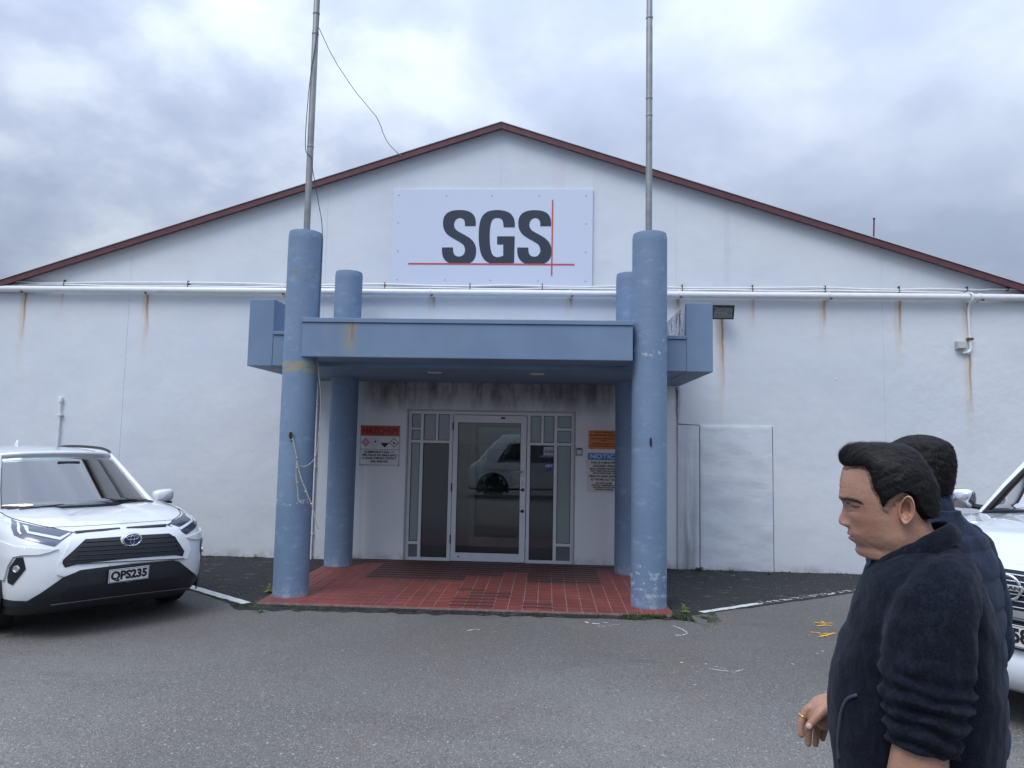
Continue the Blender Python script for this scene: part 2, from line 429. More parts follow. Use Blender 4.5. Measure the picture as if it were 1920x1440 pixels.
WALL = wall_mat(); PLAST = rough_plaster_mat()
BLUE = blue_mat(); COLM = blue_mat('blue_column_paint', 1); MOULD = blue_mat('mouldy_paint', 2)
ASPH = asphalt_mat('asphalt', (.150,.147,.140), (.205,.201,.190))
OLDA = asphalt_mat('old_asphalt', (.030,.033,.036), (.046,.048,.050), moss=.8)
RED = plain('barge_red', (.115,.040,.046), .45, var=.15)
PALE = plain('pale_flashing', (.62,.64,.68), .4, metal=.3)
WHITEP = plain('white_plastic_pipe', (.74,.76,.78), .35, var=.04)
GALV = plain('galvanised_steel', (.25,.27,.275), .5, metal=.45, var=.18, scale=6)
DARKM = plain('dark_metal', (.03,.028,.026), .6)
RUST = plain('rusty_steel', (.16,.06,.025), .85, var=.4, scale=30)
SIGNW = plain('sign_white', (.62,.675,.80), .32)
SIGNG = plain('sign_lettering_grey', (.028,.040,.062), .4)
SIGNR = plain('sign_red_line', (.60,.075,.055), .4)
ALU = plain('white_aluminium', (.62,.63,.67), .35, var=.03)
BLACK = plain('black_print', (.012,.012,.014), .5)
HRED = plain('hazard_red', (.50,.06,.035), .5)
PINK = plain('faded_pink', (.62,.25,.30), .5)
SIGNP = plain('sign_plate_white', (.66,.67,.66), .45, var=.04)
ORANGE = plain('sign_orange', (.62,.21,.045), .5)
NBLUE = plain('notice_blue', (.03,.20,.52), .45)
CREAM = plain('sign_cream', (.62,.61,.54), .5)
CONC = plain('concrete', (.30,.30,.29), .85, var=.2, bump=.3)
GROUT = plain('grout', (.25,.17,.15), .9, var=.25, scale=20)
ROPE = plain('weathered_rope', (.36,.35,.32), .9, var=.3, scale=60)
ROPED = plain('dark_rope', (.06,.065,.07), .9)
ROOFM = plain('roof_sheet', (.16,.09,.09), .5)
INTW = plain('lobby_wall', (.52,.53,.52), .8)
INTF = plain('lobby_floor', (.10,.08,.08), .4)
G_DARK = glass_mat('clear_glass', (.78,.82,.83))
G_TINT = glass_mat('tinted_glass', (.3,.34,.36), body=(.075,.09,.10), alpha=.55)
G_FROST = glass_mat('frosted_glass', (.5,.55,.55), rough=.18, body=(.30,.36,.36), alpha=.8)

# ------------------------------------------------------------------ ground
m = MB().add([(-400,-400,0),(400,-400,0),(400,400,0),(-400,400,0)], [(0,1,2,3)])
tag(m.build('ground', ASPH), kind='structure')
m = MB()
def jag(a, b, n, amp):
    a, b = Vector(a), Vector(b); d = b - a; nn = Vector((-d.y, d.x)).normalized(); out = []
    for i in range(n):
        t = i/n; out.append(a + d*t + nn*((mnoise.noise(Vector((a.x + t*9, a.y, 3))) + .8*mnoise.noise(Vector((a.x + t*40, a.y, 8)))) * amp))
    return out
poly = jag((-6.9,-.002), (-3.1,-2.86), 30, .05) + jag((-3.1,-2.98), (1.5,-2.86), 140, .085) + jag((1.5,-2.66), (5.75,-.002), 30, .05) + [Vector((5.75,-.002))]
m.add([(p[0], p[1], .004) for p in poly], [tuple(range(len(poly)))])
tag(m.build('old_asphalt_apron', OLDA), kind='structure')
def strip(name, a, b, w_, mat, z=.008, n=14):
    a, b = Vector(a[:2]), Vector(b[:2]); d = (b-a); nn = Vector((-d.y, d.x)).normalized()
    mb = MB(); vs = []
    for i in range(n+1):
        t = i/n; c = a + d*t
        j = mnoise.noise(Vector((t*11, a.x, 0))) * .012; k = mnoise.noise(Vector((t*11, a.x, 9))) * .012
        vs += [(*(c + nn*(w_/2 + j)), z), (*(c - nn*(w_/2 + k)), z)]
    mb.add(vs, [(2*i, 2*i+1, 2*i+3, 2*i+2) for i in range(n)])
    return tag(mb.build(name, mat), kind='structure')
PAINTW = worn_paint_mat('worn_white_paint', (.58,.60,.60), .60)
PAINTV = worn_paint_mat('very_worn_white_paint', (.50,.51,.50), .47, 16)
PAINTY = worn_paint_mat('yellow_spray', (.75,.38,.04), .56, 30)
SPLASH = worn_paint_mat('pale_splash', (.62,.62,.60), .52, 45)
strip('painted_line', (-4.3,-1.86), (-3.08,-2.74), .105, PAINTW)
strip('painted_line', (1.62,-2.51), (2.35,-2.02), .075, PAINTW)
strip('painted_line', (2.35,-2.02), (5.4,-.10), .075, PAINTV, .0085)

def blob_line(name, pts, w_, mat, z=.006, label=None, cat=None):
    pts = [Vector((p[0], p[1])) for p in pts]; P = catmull([(p.x, p.y, 0) for p in pts], n=4); vs = []
    for i, p in enumerate(P):
        t = (P[min(i+1, len(P)-1)] - P[max(i-1, 0)]).normalized(); nn = Vector((-t.y, t.x, 0))
        ww = w_ * (.55 + .6*abs(mnoise.noise(Vector((p.x*14, p.y*14, 1)))) + .3) * (.35 if i in (0, len(P)-1) else 1)
        vs += [(p.x + nn.x*ww/2, p.y + nn.y*ww/2, z), (p.x - nn.x*ww/2, p.y - nn.y*ww/2, z)]
    mb = MB().add(vs, [(2*i, 2*i+1, 2*i+3, 2*i+2) for i in range(len(P)-1)])
    o = mb.build(name, mat)
    return tag(o, label, cat)
def gp(*q): return [atz(x, y)[:2] for x, y in q]
def merged(name, runs, mat, label, cat, z=.006):
    mb = MB()
    for r_, w_ in runs:
        P = catmull([(p[0], p[1], 0) for p in gp(*r_)], n=4) if len(r_) > 2 else [Vector((*p, 0)) for p in gp(*r_)]
        vs = []
        for i, p in enumerate(P):
            t = (P[min(i+1, len(P)-1)] - P[max(i-1, 0)]).normalized(); nn = Vector((-t.y, t.x, 0))
            ww = w_ * (.7 + .6*abs(mnoise.noise(Vector((p.x*14, p.y*14, 1)))))
            vs += [(p.x + nn.x*ww/2, p.y + nn.y*ww/2, z), (p.x - nn.x*ww/2, p.y - nn.y*ww/2, z)]
        mb.add(vs, [(2*i, 2*i+1, 2*i+3, 2*i+2) for i in range(len(P)-1)]); z += .0003
    return tag(mb.build(name, mat), label, cat)
merged('spray_mark', [([(1520,1186),(1545,1189),(1566,1188)], .035), ([(1566,1188),(1550,1192),(1536,1195)], .03), ([(1536,1192),(1552,1194)], .03)],
       PAINTY, 'yellow sprayed arrow mark on the asphalt, nearer of the two beside the men', 'spray mark')
merged('spray_mark', [([(1526,1168),(1545,1170),(1562,1169)], .03), ([(1532,1175),(1548,1173),(1560,1175)], .03), ([(1540,1166),(1548,1171)], .03)],
       PAINTY, 'fainter yellow sprayed scribble on the asphalt, farther from the camera than the yellow arrow', 'spray mark')
merged('paint_smear', [([(1262,1174),(1272,1178),(1284,1184),(1288,1189),(1278,1192),(1266,1192)], .022)], SPLASH,
       'white curved hook of spilt paint on asphalt right of the front right column foot', 'paint smear')
merged('paint_smear', [([(1328,1254),(1350,1258),(1378,1260),(1392,1257)], .012), ([(1372,1262),(1388,1266)], .009), ([(1340,1251),(1362,1256)], .007)], SPLASH,
       'thin white chalky squiggle on the open asphalt right of centre', 'paint smear')
merged('paint_smear', [([(1096,1167),(1104,1169)], .04), ([(1110,1170),(1125,1171)], .03), ([(1120,1175),(1135,1176)], .02), ([(1130,1168),(1140,1169)], .015), ([(1140,1174),(1162,1172)], .012)], SPLASH,
       'row of small white splashes on asphalt in front of the tiled step', 'paint smear')
merged('paint_smear', [([(875,1184),(890,1181),(900,1182)], .018)], SPLASH, 'small pale scratch on asphalt in front of the middle of the tiled step', 'paint smear')
merged('paint_smear', [([(1275,1243),(1281,1244)], .02), ([(1322,1246),(1327,1247)], .015), ([(1530,1226),(1536,1227)], .02), ([(1484,1246),(1490,1247)], .02), ([(1540,1222),(1545,1223)], .02), ([(1300,1285),(1306,1286)], .01), ([(1216,1353),(1224,1355)], .010)], SPLASH,
       'scattered white specks on the asphalt left of the man in fleece', 'paint smear')['kind'] = 'stuff'

# ------------------------------------------------------------------ building
WH = empty('warehouse', (-.74, 0, 0)); tag(WH, 'large white rendered warehouse with low gable, dark red barge boards and rust streaks', 'building')
WH0 = Vector((-.74, 0, 0))
def wpart(mb, name, mats, parent=None, **k):      # geometry is written in world metres
    o = mb.build(name, mats, None, **k)
    p = parent or WH; o.parent = p
    base = WH0
    o.matrix_parent_inverse = Matrix.Translation(-base)
    return o
AX, AZ, SL = -.738, 6.33, .3235
def roofz(x): return AZ - abs(x - AX) * SL
DX0, DX1, DZ = -2.005, .395, 2.155
seams = [-10.4, -9.2, -6.25, -3.30, AX, 1.82, 4.70, 7.6, 8.9]
G_ = .006
for a, b in zip(seams[:-1], seams[1:]):
    mb = MB(); x0, x1 = a + G_/2, b - G_/2
    def slab(poly): mb.prism(poly, (0, .18), 'y')
    if a == -3.30:     # panel left of the middle: cut round the door opening
        slab([(x0, -.3), (DX0, -.3), (DX0, DZ), (x1, DZ), (x1, roofz(x1)), (x0, roofz(x0))])
    elif a == AX:
        slab([(DX1, -.3), (x1, -.3), (x1, roofz(x1)), (x0, roofz(x0)), (x0, DZ), (DX1, DZ)])
    else:
        slab([(x0, -.3), (x1, -.3), (x1, roofz(x1)), (x0, roofz(x0))])
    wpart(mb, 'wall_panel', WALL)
# joint filler a few millimetres behind the panel faces
mb = MB()
for s_ in seams[1:-1]:
    z0 = DZ if s_ == AX else -.3
    mb.box(s_-.02, s_+.02, .004, .17, z0, roofz(s_)-.02)
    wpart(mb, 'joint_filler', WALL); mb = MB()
# side walls, rear and roof sheets
mb = MB(); mb.box(-10.4, -10.25, .19, 26, -.3, roofz(-10.3)-.05); mb.box(8.75, 8.9, .19, 26, -.3, roofz(8.8)-.05); mb.box(-10.2, 8.7, 25.8, 26, -.3, 3)
wpart(mb, 'side_wall', WALL)
mb = MB()
for s_ in (-1, 1):
    xe = -10.7 if s_ < 0 else 9.2
    mb.add([(AX, -.10, AZ+.03), (xe, -.10, roofz(xe)+.03), (xe, 26.2, roofz(xe)+.03), (AX, 26.2, AZ+.03),
            (AX, -.10, AZ+.006), (xe, -.10, roofz(xe)+.006), (xe, 26.2, roofz(xe)+.006), (AX, 26.2, AZ+.006)],
           [(0,1,2,3),(4,7,6,5),(0,4,5,1),(1,5,6,2),(2,6,7,3)])
wpart(mb, 'roof', ROOFM)
for s_ in (-1, 1):
    xe = -10.7 if s_ < 0 else 9.2
    mb = MB(); x0 = AX + s_*.001
    mb.prism([(x0, AZ+.055), (xe, roofz(xe)+.055), (xe, roofz(xe)-.038), (x0, AZ-.038)], (-.125, -.098), 'y')
    wpart(mb, 'barge_board', RED, bevel=.004)
    mb = MB(); mb.prism([(x0, AZ+.066), (xe, roofz(xe)+.066), (xe, roofz(xe)+.056), (x0, AZ+.056)], (-.14, -.02), 'y')
    wpart(mb, 'roof_flashing', PALE)
# blocked-up doorway, its plaster standing proud of the wall
def bumpy(x0, x1, z0, z1, y, amp, nx, nz):
    mb = MB(); vs = []
    for j in range(nz+1):
        for i in range(nx+1):
            x = x0 + (x1-x0)*i/nx; z = z0 + (z1-z0)*j/nz
            e_ = 0 if i in (0, nx) or j in (0, nz) else 1
            vs.append((x, y - amp*e_*(.5 + mnoise.noise(Vector((x*3.2, 1, z*4.5)))), z))
    b0 = len(vs)
    mb.add(vs, [(j*(nx+1)+i, j*(nx+1)+i+1, (j+1)*(nx+1)+i+1, (j+1)*(nx+1)+i) for j in range(nz) for i in range(nx)])
    c = [(x0,y,z0),(x1,y,z0),(x1,y,z1),(x0,y,z1),(x0,-.001,z0),(x1,-.001,z0),(x1,-.001,z1),(x0,-.001,z1)]
    mb.add(c, [(0,4,5,1),(1,5,6,2),(2,6,7,3),(3,7,4,0)])
    return mb
wpart(bumpy(2.150, 3.146, -.02, 2.008, -.016, .010, 40, 70), 'infill_panel', PLAST, smooth=40)
wpart(bumpy(1.842, 2.137, -.02, 1.995, -.018, .006, 10, 40), 'infill_panel', PLAST, smooth=40)
mb = MB(); mb.box(2.1375, 2.1495, -.006, -.001, 0, 2.0); mb.box(3.147, 3.158, -.004, -.001, 0, 2.0)
pts = [(1.836,-.003,2.50),(1.838,-.003,2.35),(1.832,-.003,2.2),(1.838,-.003,2.06),(1.845,-.003,2.018),(2.0,-.003,2.012),(2.137,-.003,2.008)]
mb.tube(pts, [.008,.004,.006,.004,.007,.004,.004], 6)
wpart(mb, 'crack', plain('crack_dark', (.07,.07,.075), .9))

# entrance screen
FY0, FY1 = .035, .085
def fpart(mb, name, mats, parent, **k):
    o = mb.build(name, mats, None, **k); o.parent = parent; return o
mb = MB()
V = [(-2.0,-1.952,.02,2.15), (-1.822,-1.778,.065,2.10), (-1.402,-1.352,.065,2.10), (-.282,-.236,.065,2.10), (.103,.148,.065,2.10), (.345,.39,.02,2.15)]
for x0, x1, z0, z1 in V: mb.box(x0, x1, FY0, FY1, z0, z1)
for x0, x1, z0, z1 in ((-1.952,.345,2.10,2.15), (-1.952,-1.352,.02,.065), (-.282,.345,.02,.065),
                       (-1.952,-1.822,1.685,1.722), (-1.778,-1.402,1.685,1.722), (-.236,.103,1.68,1.717), (.148,.345,1.68,1.717),
                       (-1.952,-1.822,.245,.285), (.148,.345,.265,.305), (-1.952,-1.822,1.872,1.902), (.148,.345,1.895,1.93)):
    mb.box(x0, x1, FY0+.001, FY1-.001, z0, z1)
for x0, x1, z0, z1 in ((-1.60,-1.566,1.722,2.10), (-.083,-.049,1.717,2.10)): mb.box(x0, x1, FY0+.002, FY1-.002, z0, z1)
FRAME = wpart(mb, 'entrance_frame', ALU)
mb = MB()
for x0, x1, z0, z1 in ((DX0-.012,DX0+.01,.02,2.15), (DX1-.01,DX1+.012,.02,2.15), (DX0-.012,DX1+.012,2.145,2.165)): mb.box(x0, x1, -.006, .034, z0, z1)
fpart(mb, 'frame_trim', plain('dusty_aluminium', (.36,.36,.40), .5, var=.1), FRAME)
def pane(x0, x1, z0, z1, mat, parent=None, y=.06):
    mb = MB(); mb.box(x0-.004, x1+.004, y, y+.006, z0-.004, z1+.004)
    o = fpart(mb, 'pane', mat, parent or FRAME)
    g = MB()       # black rubber gasket round the glass
    for a in ((x0,x0+.007,z0,z1), (x1-.007,x1,z0,z1), (x0+.007,x1-.007,z0,z0+.007), (x0+.007,x1-.007,z1-.007,z1)): g.box(a[0], a[1], y-.012, y-.001, a[2], a[3])
    fpart(g, 'gasket', DARKM, parent or FRAME); return o
for a in ((-1.952,-1.822,1.902,2.10), (-1.952,-1.822,1.722,1.872), (-1.778,-1.60,1.722,2.10), (-1.566,-1.402,1.722,2.10),
          (-.236,-.083,1.717,2.10), (-.049,.103,1.717,2.10), (.148,.345,1.93,2.10), (.148,.345,1.717,1.895),
          (-1.952,-1.822,.285,1.685), (.148,.345,.305,1.68)): pane(*a, G_FROST)
for a in ((-1.778,-1.402,.065,1.685), (-.236,.103,.065,1.68)): pane(*a, G_TINT)
for a in ((-1.952,-1.822,.065,.245), (.148,.345,.065,.265)):
    for k in range(9):
        z = a[2] + (a[3]-a[2])*(k+.5)/9
        mb = MB(); mb.obox(((a[0]+a[1])/2, .06, z), ((a[1]-a[0])/2, 0, 0), (0, .014, .006), (0, -.001, .002))
        fpart(mb, 'louvre_blade', plain('louvre', (.28,.29,.31), .5) if k == 0 and a[0] < 0 else bpy.data.materials['louvre'], FRAME)
    mb = MB(); mb.box(a[0], a[1], .078, .082, a[2], a[3]); fpart(mb, 'louvre_backing', DARKM, FRAME)
# door leaf
mb = MB(); dx0, dx1, dz0, dz1 = -1.343, -.291, .03, 2.092
for a in ((dx0,dx0+.066,dz0,dz1), (dx1-.082,dx1,dz0,dz1), (dx0+.066,dx1-.082,dz1-.105,dz1), (dx0+.066,dx1-.082,dz0,dz0+.115)): mb.box(a[0], a[1], .022, .07, a[2], a[3])
DOOR = wpart(mb, 'door', ALU)
pane(dx0+.066, dx1-.082, dz0+.115, dz1-.105, G_DARK, DOOR, y=.045)
STEEL = plain('brushed_steel', (.42,.43,.44), .3, metal=.9)
mb = MB(); hx = dx1-.041
mb.box(hx-.022, hx+.022, .012, .022, 1.22, 1.50); mb.box(hx-.018, hx+.018, .014, .022, 1.10, 1.17)
mb.tube([(hx, .012, 1.30), (hx, -.04, 1.30), (hx-.03, -.045, 1.30), (hx-.13, -.045, 1.298)], .010, 10)
fpart(mb, 'handle', STEEL, DOOR, smooth=40)
for z in (1.045, .745):
    mb = MB(); mb.lathe([(.0, -.006), (.016, -.006), (.02, 0), (.026, .012)], (hx, .012, z), 14, 'y'); mb.box(hx-.038, hx+.022, .008, .014, z-.006, z+.006)
    fpart(mb, 'lock', DARKM, DOOR)
for z in (1.93, 1.06, .33):
    mb = MB(); mb.lathe([(.009, -.06), (.009, .06)], (dx0-.006, .016, z), 10); fpart(mb, 'hinge', DARKM, DOOR)
mb = MB(); mb.box(-.66,-.60,.012,.022,2.045,2.07); fpart(mb, 'door_catch', DARKM, DOOR)
mb = MB(); mb.lathe([(0,-.004),(.010,-.003),(.012,0)], (-1.23,.02,.09), 12, 'y'); fpart(mb, 'door_bolt', DARKM, DOOR)
# lobby behind the glass, with an inner door
mb = MB(); mb.box(-3.2,1.6,.20,3.4,-.06,.015)
wpart(mb, 'lobby_floor', INTF)
mb = MB(); mb.box(-3.3,-3.2,.19,3.4,-.05,2.6); mb.box(1.6,1.7,.19,3.4,-.05,2.6); mb.box(-3.2,1.6,3.3,3.4,-.05,2.6); mb.box(-3.2,1.6,.19,3.3,2.5,2.6)
mb.box(-3.2,-1.25,1.55,1.63,.02,2.49); mb.box(-.05,1.6,1.55,1.63,.02,2.49)
wpart(mb, 'lobby_wall', INTW)
mb = MB()
for a in ((-1.25,-1.17,.02,2.1), (-.13,-.05,.02,2.1), (-1.17,-.13,2.0,2.1), (-1.17,-.13,.02,.16)): mb.box(a[0], a[1], 1.50, 1.60, a[2], a[3])
ID = wpart(mb, 'inner_door', ALU)
mb = MB(); mb.box(-1.17,-.13,1.55,1.556,.16,2.0); fpart(mb, 'pane', G_DARK, ID)
mb = MB(); mb.box(-.98,-.70,1.535,1.54,1.36,1.60); fpart(mb, 'notice', plain('paper', (.45,.47,.5), .7), ID)

# stickers on the glass
t_ = empty('window_sticker', (.055, .052, 1.60)); tag(t_, 'small grey printed notice stuck at the top of the dark pane right of the door', 'sticker')
mb = MB(); mb.box(-.10,.075,0,.004,-.06,.06); mb.build('sheet', plain('grey_sticker', (.42,.42,.45), .5), t_)
mb = MB()
for x in range(7): mb.box(-.075+.022*x, -.060+.022*x, -.0015, -.0002, -.008, .008)
mb.box(-.082,-.074,-.0015,-.0002,-.026,.012); mb.box(.063,.071,-.0015,-.0002,-.026,.012); mb.box(-.074,.063,-.0015,-.0002,-.026,-.018)
mb.build('print', BLACK, t_)
t_ = empty('security_sticker', (.035, .052, 1.385)); tag(t_, 'blue eight-sided alarm sticker with white ADT letters on the dark pane', 'sticker')
mb = MB(); oc = [(.052*math.cos(R(22.5+45*k)), .062*math.sin(R(22.5+45*k))) for k in range(8)]; mb.prism(oc, (0, .004), 'y')
mb.build('badge', plain('badge_blue', (.015,.03,.30), .4), t_)
text_obj('ADT', 'lettering', SIGNP, t_, (0,-.0006,.002), .052, 1.0, .0012, depth=.0004)

# canopy
CN = empty('entrance_canopy', (-.83,-1.3,2.56)); tag(CN, 'blue concrete canopy over the entrance with two raised side walls and a deep front beam', 'canopy')
CN0 = Vector(CN.location)
def cpart(mb, name, mats, parent=None, **k):
    o = mb.build(name, mats, None, **k); o.parent = parent or CN; o.matrix_parent_inverse = Matrix.Translation(-CN0); return o
SX0, SX1 = -3.53, 1.87
FASC = blue_mat('blue_fascia_paint'); nb = NB(FASC.node_tree); nb.pos()
def stain(mat, cx, w_, z0, z1, col, amp=.8, sd=4):
    t = mat.node_tree; b = t.nodes['Principled BSDF']; nb = NB(t); nb.pos(); X, Z = nb._xyz[0], nb._xyz[2]
    src = b.inputs['Base Color'].links[0].from_socket
    d = nb.m('DIVIDE', nb.m('ADD', nb.m('SUBTRACT', X, cx), nb.m('MULTIPLY', nb.m('SUBTRACT', nb.noise(9, 3), .5), w_)), w_)
    g = nb.m('POWER', 2.718, nb.m('MULTIPLY', nb.m('MULTIPLY', d, d), -1.))
    g = nb.m('MULTIPLY', g, nb.m('MULTIPLY', nb.rng(Z, z0, z0+(z1-z0)*.4), nb.m('LESS_THAN', Z, z1)))
    g = nb.m('MULTIPLY', g, nb.rng(nb.noise(12, 6, .7, stretch=(2,1,.5), seed=sd), .3, .55))
    t.links.new(nb.mix(nb.m('MULTIPLY', g, amp, clamp=True), src, col), b.inputs['Base Color'])
stain(FASC, -2.16, .07, 2.58, 2.985, (.30,.26,.16), .8)
stain(FASC, -2.135, .014, 2.75, 2.985, (.28,.12,.05), .8)
stain(FASC, -2.42, .05, 2.7, 2.99, (.20,.24,.30), .6)
stain(FASC, -1.0, .03, 2.65, 2.99, (.18,.22,.28), .4)
mb = MB(); mb.box(-2.69, .90, -2.55, -2.0, 2.605, 2.985); cpart(mb, 'front_beam', FASC, bevel=.008)
mb = MB(); mb.box(-2.695, .905, -2.565, -1.98, 2.986, 3.034); cpart(mb, 'beam_capping', FASC, bevel=.004)
mb = MB(); mb.box(SX0+.30, SX1-.30, -1.998, -.003, 2.556, 2.925); cpart(mb, 'roof_slab', BLUE, bevel=.008)
mb = MB(); mb.box(SX0+.302, SX1-.302, -2.015, -1.85, 2.926, 2.966); cpart(mb, 'slab_capping', BLUE, bevel=.004)
for a, b in ((SX0, SX0+.299), (SX1-.299, SX1)):
    mb = MB(); mb.box(a, b, -2.0, -.003, 2.553, 3.35); o = cpart(mb, 'upstand', BLUE, bevel=.008)
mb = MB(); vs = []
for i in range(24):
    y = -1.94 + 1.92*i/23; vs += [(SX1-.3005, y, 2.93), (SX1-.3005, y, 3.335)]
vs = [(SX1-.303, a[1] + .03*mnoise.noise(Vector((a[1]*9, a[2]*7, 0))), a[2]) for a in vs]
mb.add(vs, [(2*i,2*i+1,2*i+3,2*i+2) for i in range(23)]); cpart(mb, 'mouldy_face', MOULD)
for x in (-1.39, -.13):
    mb = MB(); mb.lathe([(.06,-.012),(.085,-.010),(.09,.0)], (x,-1.5,2.555), 20); mb.lathe([(0,-.009),(.058,-.009)], (x,-1.5,2.555), 20)
    cpart(mb, 'downlight', plain('downlight_trim', (.55,.55,.55), .4), smooth=40)

# columns and flagpoles
def column(x, y, h, r_, label, marks=()):
    mb = MB(); n = 48; rings = 90; vs = []
    for j in range(rings+1):
        z = h*j/rings
        for k in range(n):
            a = 2*math.pi*k/n
            rr = r_ * (1 + .003*mnoise.noise(Vector((math.cos(a)*1.2, math.sin(a)*1.2 + x, z*9))) + .004*mnoise.noise(Vector((math.cos(a)*4, math.sin(a)*4, z*4))))
            if j == rings: rr -= .008
            vs.append((rr*math.cos(a), rr*math.sin(a), z))
    fs = [(j*n+k, j*n+(k+1)%n, (j+1)*n+(k+1)%n, (j+1)*n+k) for j in range(rings) for k in range(n)]
    c = len(vs); vs.append((0,0,h+.004)); fs += [(rings*n+k, rings*n+(k+1)%n, c) for k in range(n)]
    mb.add(vs, fs)
    t = empty('concrete_column', (x, y, .0)); tag(t, label, 'column', 'blue round columns of the entrance')
    COLM_ = COLM.copy() if marks else COLM
    if marks:
        tt = COLM_.node_tree; b = tt.nodes['Principled BSDF']; nb = NB(tt); nb.pos(); Z = nb._xyz[2]
        src = b.inputs['Base Color'].links[0].from_socket
        for z0, z1, col, thr in marks:
            g = nb.m('MULTIPLY', nb.rng(Z, z0-.02, z0+.02), nb.rng(Z, z1-.015, z1+.015, 1., 0.))
            g = nb.m('MULTIPLY', g, nb.rng(nb.noise(9, 7, .65, seed=z0, stretch=(1,1,1.6)), thr-.03, thr+.03))
            src = nb.mix(nb.m('MULTIPLY', g, .95, clamp=True), src, col)
        tt.links.new(src, b.inputs['Base Color'])
    mb.build('shaft', COLM_, t, smooth=60); return t
c1 = column(-2.759,-2.362,4.03,.189, 'front left blue round column with peeling ring of paint and a tied halyard',
       ((2.44,2.56,(.30,.27,.20),.44), (3.50,3.60,(.22,.20,.17),.56), (1.0,1.06,(.45,.5,.5),.55)))
c2 = column(1.1006,-2.362,4.03,.189, 'front right blue round column with moss at its foot', ((2.60,2.85,(.42,.48,.54),.60),(.1,.5,(.36,.46,.58),.56)))
column(-2.79,-.522,4.03,.187, 'rear left blue round column standing near the hazard sign')
column(1.1006,-.522,4.03,.187, 'rear right blue round column half hidden behind the front right one')
def pole(x, y, label, rings):
    t = empty('flagpole', (x, y, 4.032)); tag(t, label, 'flagpole', 'flagpoles on the front columns')
    mb = MB(); mb.lathe([(.036,0),(.036,2.4),(.034,2.41),(.034,5.0),(.026,5.02),(.026,6.4),(.0,6.42)], (0,0,0), 20); mb.build('mast', GALV, t, smooth=40)
    mb = MB(); mb.lathe([(.05,0),(.05,.012),(.037,.03)], (0,0,0), 20); mb.build('base_collar', GALV, t, smooth=40)
    for z in rings:
        mb = MB(); mb.lathe([(.037,0),(.039,.006),(.039,.022),(.037,.028)], (0,0,z), 20); mb.build('band', GALV, t, smooth=40)
    mb = MB(); mb.lathe([(0,6.42),(.05,6.44),(.06,6.49),(.04,6.54),(0,6.55)], (0,0,0), 16); mb.build('finial', GALV, t, smooth=60)
pole(-2.755,-2.362, 'galvanised flagpole on the front left column with a loose halyard', (1.0, 2.35, 2.6))
pole(1.09,-2.362, 'galvanised flagpole on the front right column with no halyard', (1.55, 1.35, 2.5))

# halyard: loose line from the pole to the roof edge, the line down the column, the knotted end
def rope(name, pts, r_, mat, parent=None, n=5, wob=.0):
    P = catmull(pts, n=8)
    if wob: P = [p + Vector((mnoise.noise(p*7), mnoise.noise(p*7+Vector((5,0,0))), 0))*wob for p in P]
    return MB().tube(P, r_, n).build(name, mat, parent, smooth=180)
HL = empty('halyard', (-2.57,-2.362,2.0)); tag(HL, 'frayed flag rope on the left pole and column, one end blown onto the roof', 'rope')
def hp(name, pts, r_, mat, wob=0):
    o = rope(name, pts, r_, mat, None, wob=wob); o.parent = HL; o.matrix_parent_inverse = Matrix.Translation(-Vector(HL.location)); return o
hp('line', [(-2.715,-2.39,8.5),(-2.712,-2.40,6.9),(-2.714,-2.395,6.46),(-2.77,-2.41,5.9),(-2.80,-2.40,5.4),(-2.796,-2.40,5.0),(-2.72,-2.41,4.9),(-2.705,-2.39,4.75),at(597,380,-2.36),(-2.572,-2.37,4.03),(-2.562,-2.40,3.2),(-2.562,-2.42,2.62)], .0045, ROPED)
hp('loose_line', [(-2.714,-2.395,6.46), at(629,115,-2.0), at(660,162,-1.6), at(690,200,-1.2), at(705,217,-1.0)], .004, ROPED, .01)
hp('loose_tail', [at(705,217,-1.0), at(712,232,-.9), at(724,262,-.55), at(738,280,-.3), at(752,292,-.13)], .0055, ROPE, .012)
hp('lower_line', [(-2.562,-2.42,2.62), at(601,740,-2.42), at(599,800,-2.44), at(592,852,-2.5), at(578,872,-2.56), at(563,874,-2.57), at(555,868,-2.57)], .0045, ROPE)
hp('knotted_tail', [at(549,822,-2.575), at(553,840,-2.58), at(556,860,-2.575), at(556,880,-2.575), at(558,910,-2.575), at(560,935,-2.575), at(567,944,-2.575)], .0075, ROPE, .012)
hp('knotted_tail', [at(556,862,-2.58), at(563,890,-2.58), at(573,918,-2.585), at(583,942,-2.58), at(589,965,-2.58), at(597,992,-2.58)], .007, ROPE, .01)
mb = MB()
for q in ((556,860),(557,878),(559,905),(573,922),(584,945)):
    c = at(*q, -2.582); mb = MB(); mb.lathe([(0,-.012),(.012,-.006),(.012,.006),(0,.012)], c, 8)
    o = mb.build('knot', ROPE, None, smooth=180); o.parent = HL; o.matrix_parent_inverse = Matrix.Translation(-Vector(HL.location))
for q, lab in ((at(546,817,-2.552), 'oval hole with pale metal rim in the front left column where the halyard comes out'), (at(1220,829,-2.552), 'dark slot with thin rim in the front right column at chest height')):
    t = empty('cleat_opening', q); tag(t, lab, 'column opening')
    wd = .026 if q[0] < 0 else .010
    mb = MB(); ov = [(wd*math.cos(2*math.pi*k/24), .047*math.sin(2*math.pi*k/24)) for k in range(24)]
    mb.prism([(a*.72, b*.86) for a, b in ov], (-.012,.02), 'y'); mb.build('hole', BLACK, t)
    mb = MB(); mb.tube([(a, -.010, b) for a, b in ov] + [(ov[0][0], -.010, ov[0][1])], .005 if wd > .02 else .0025, 8, cap=False); mb.build('rim', GALV if q[0] < 0 else DARKM, t, smooth=180)

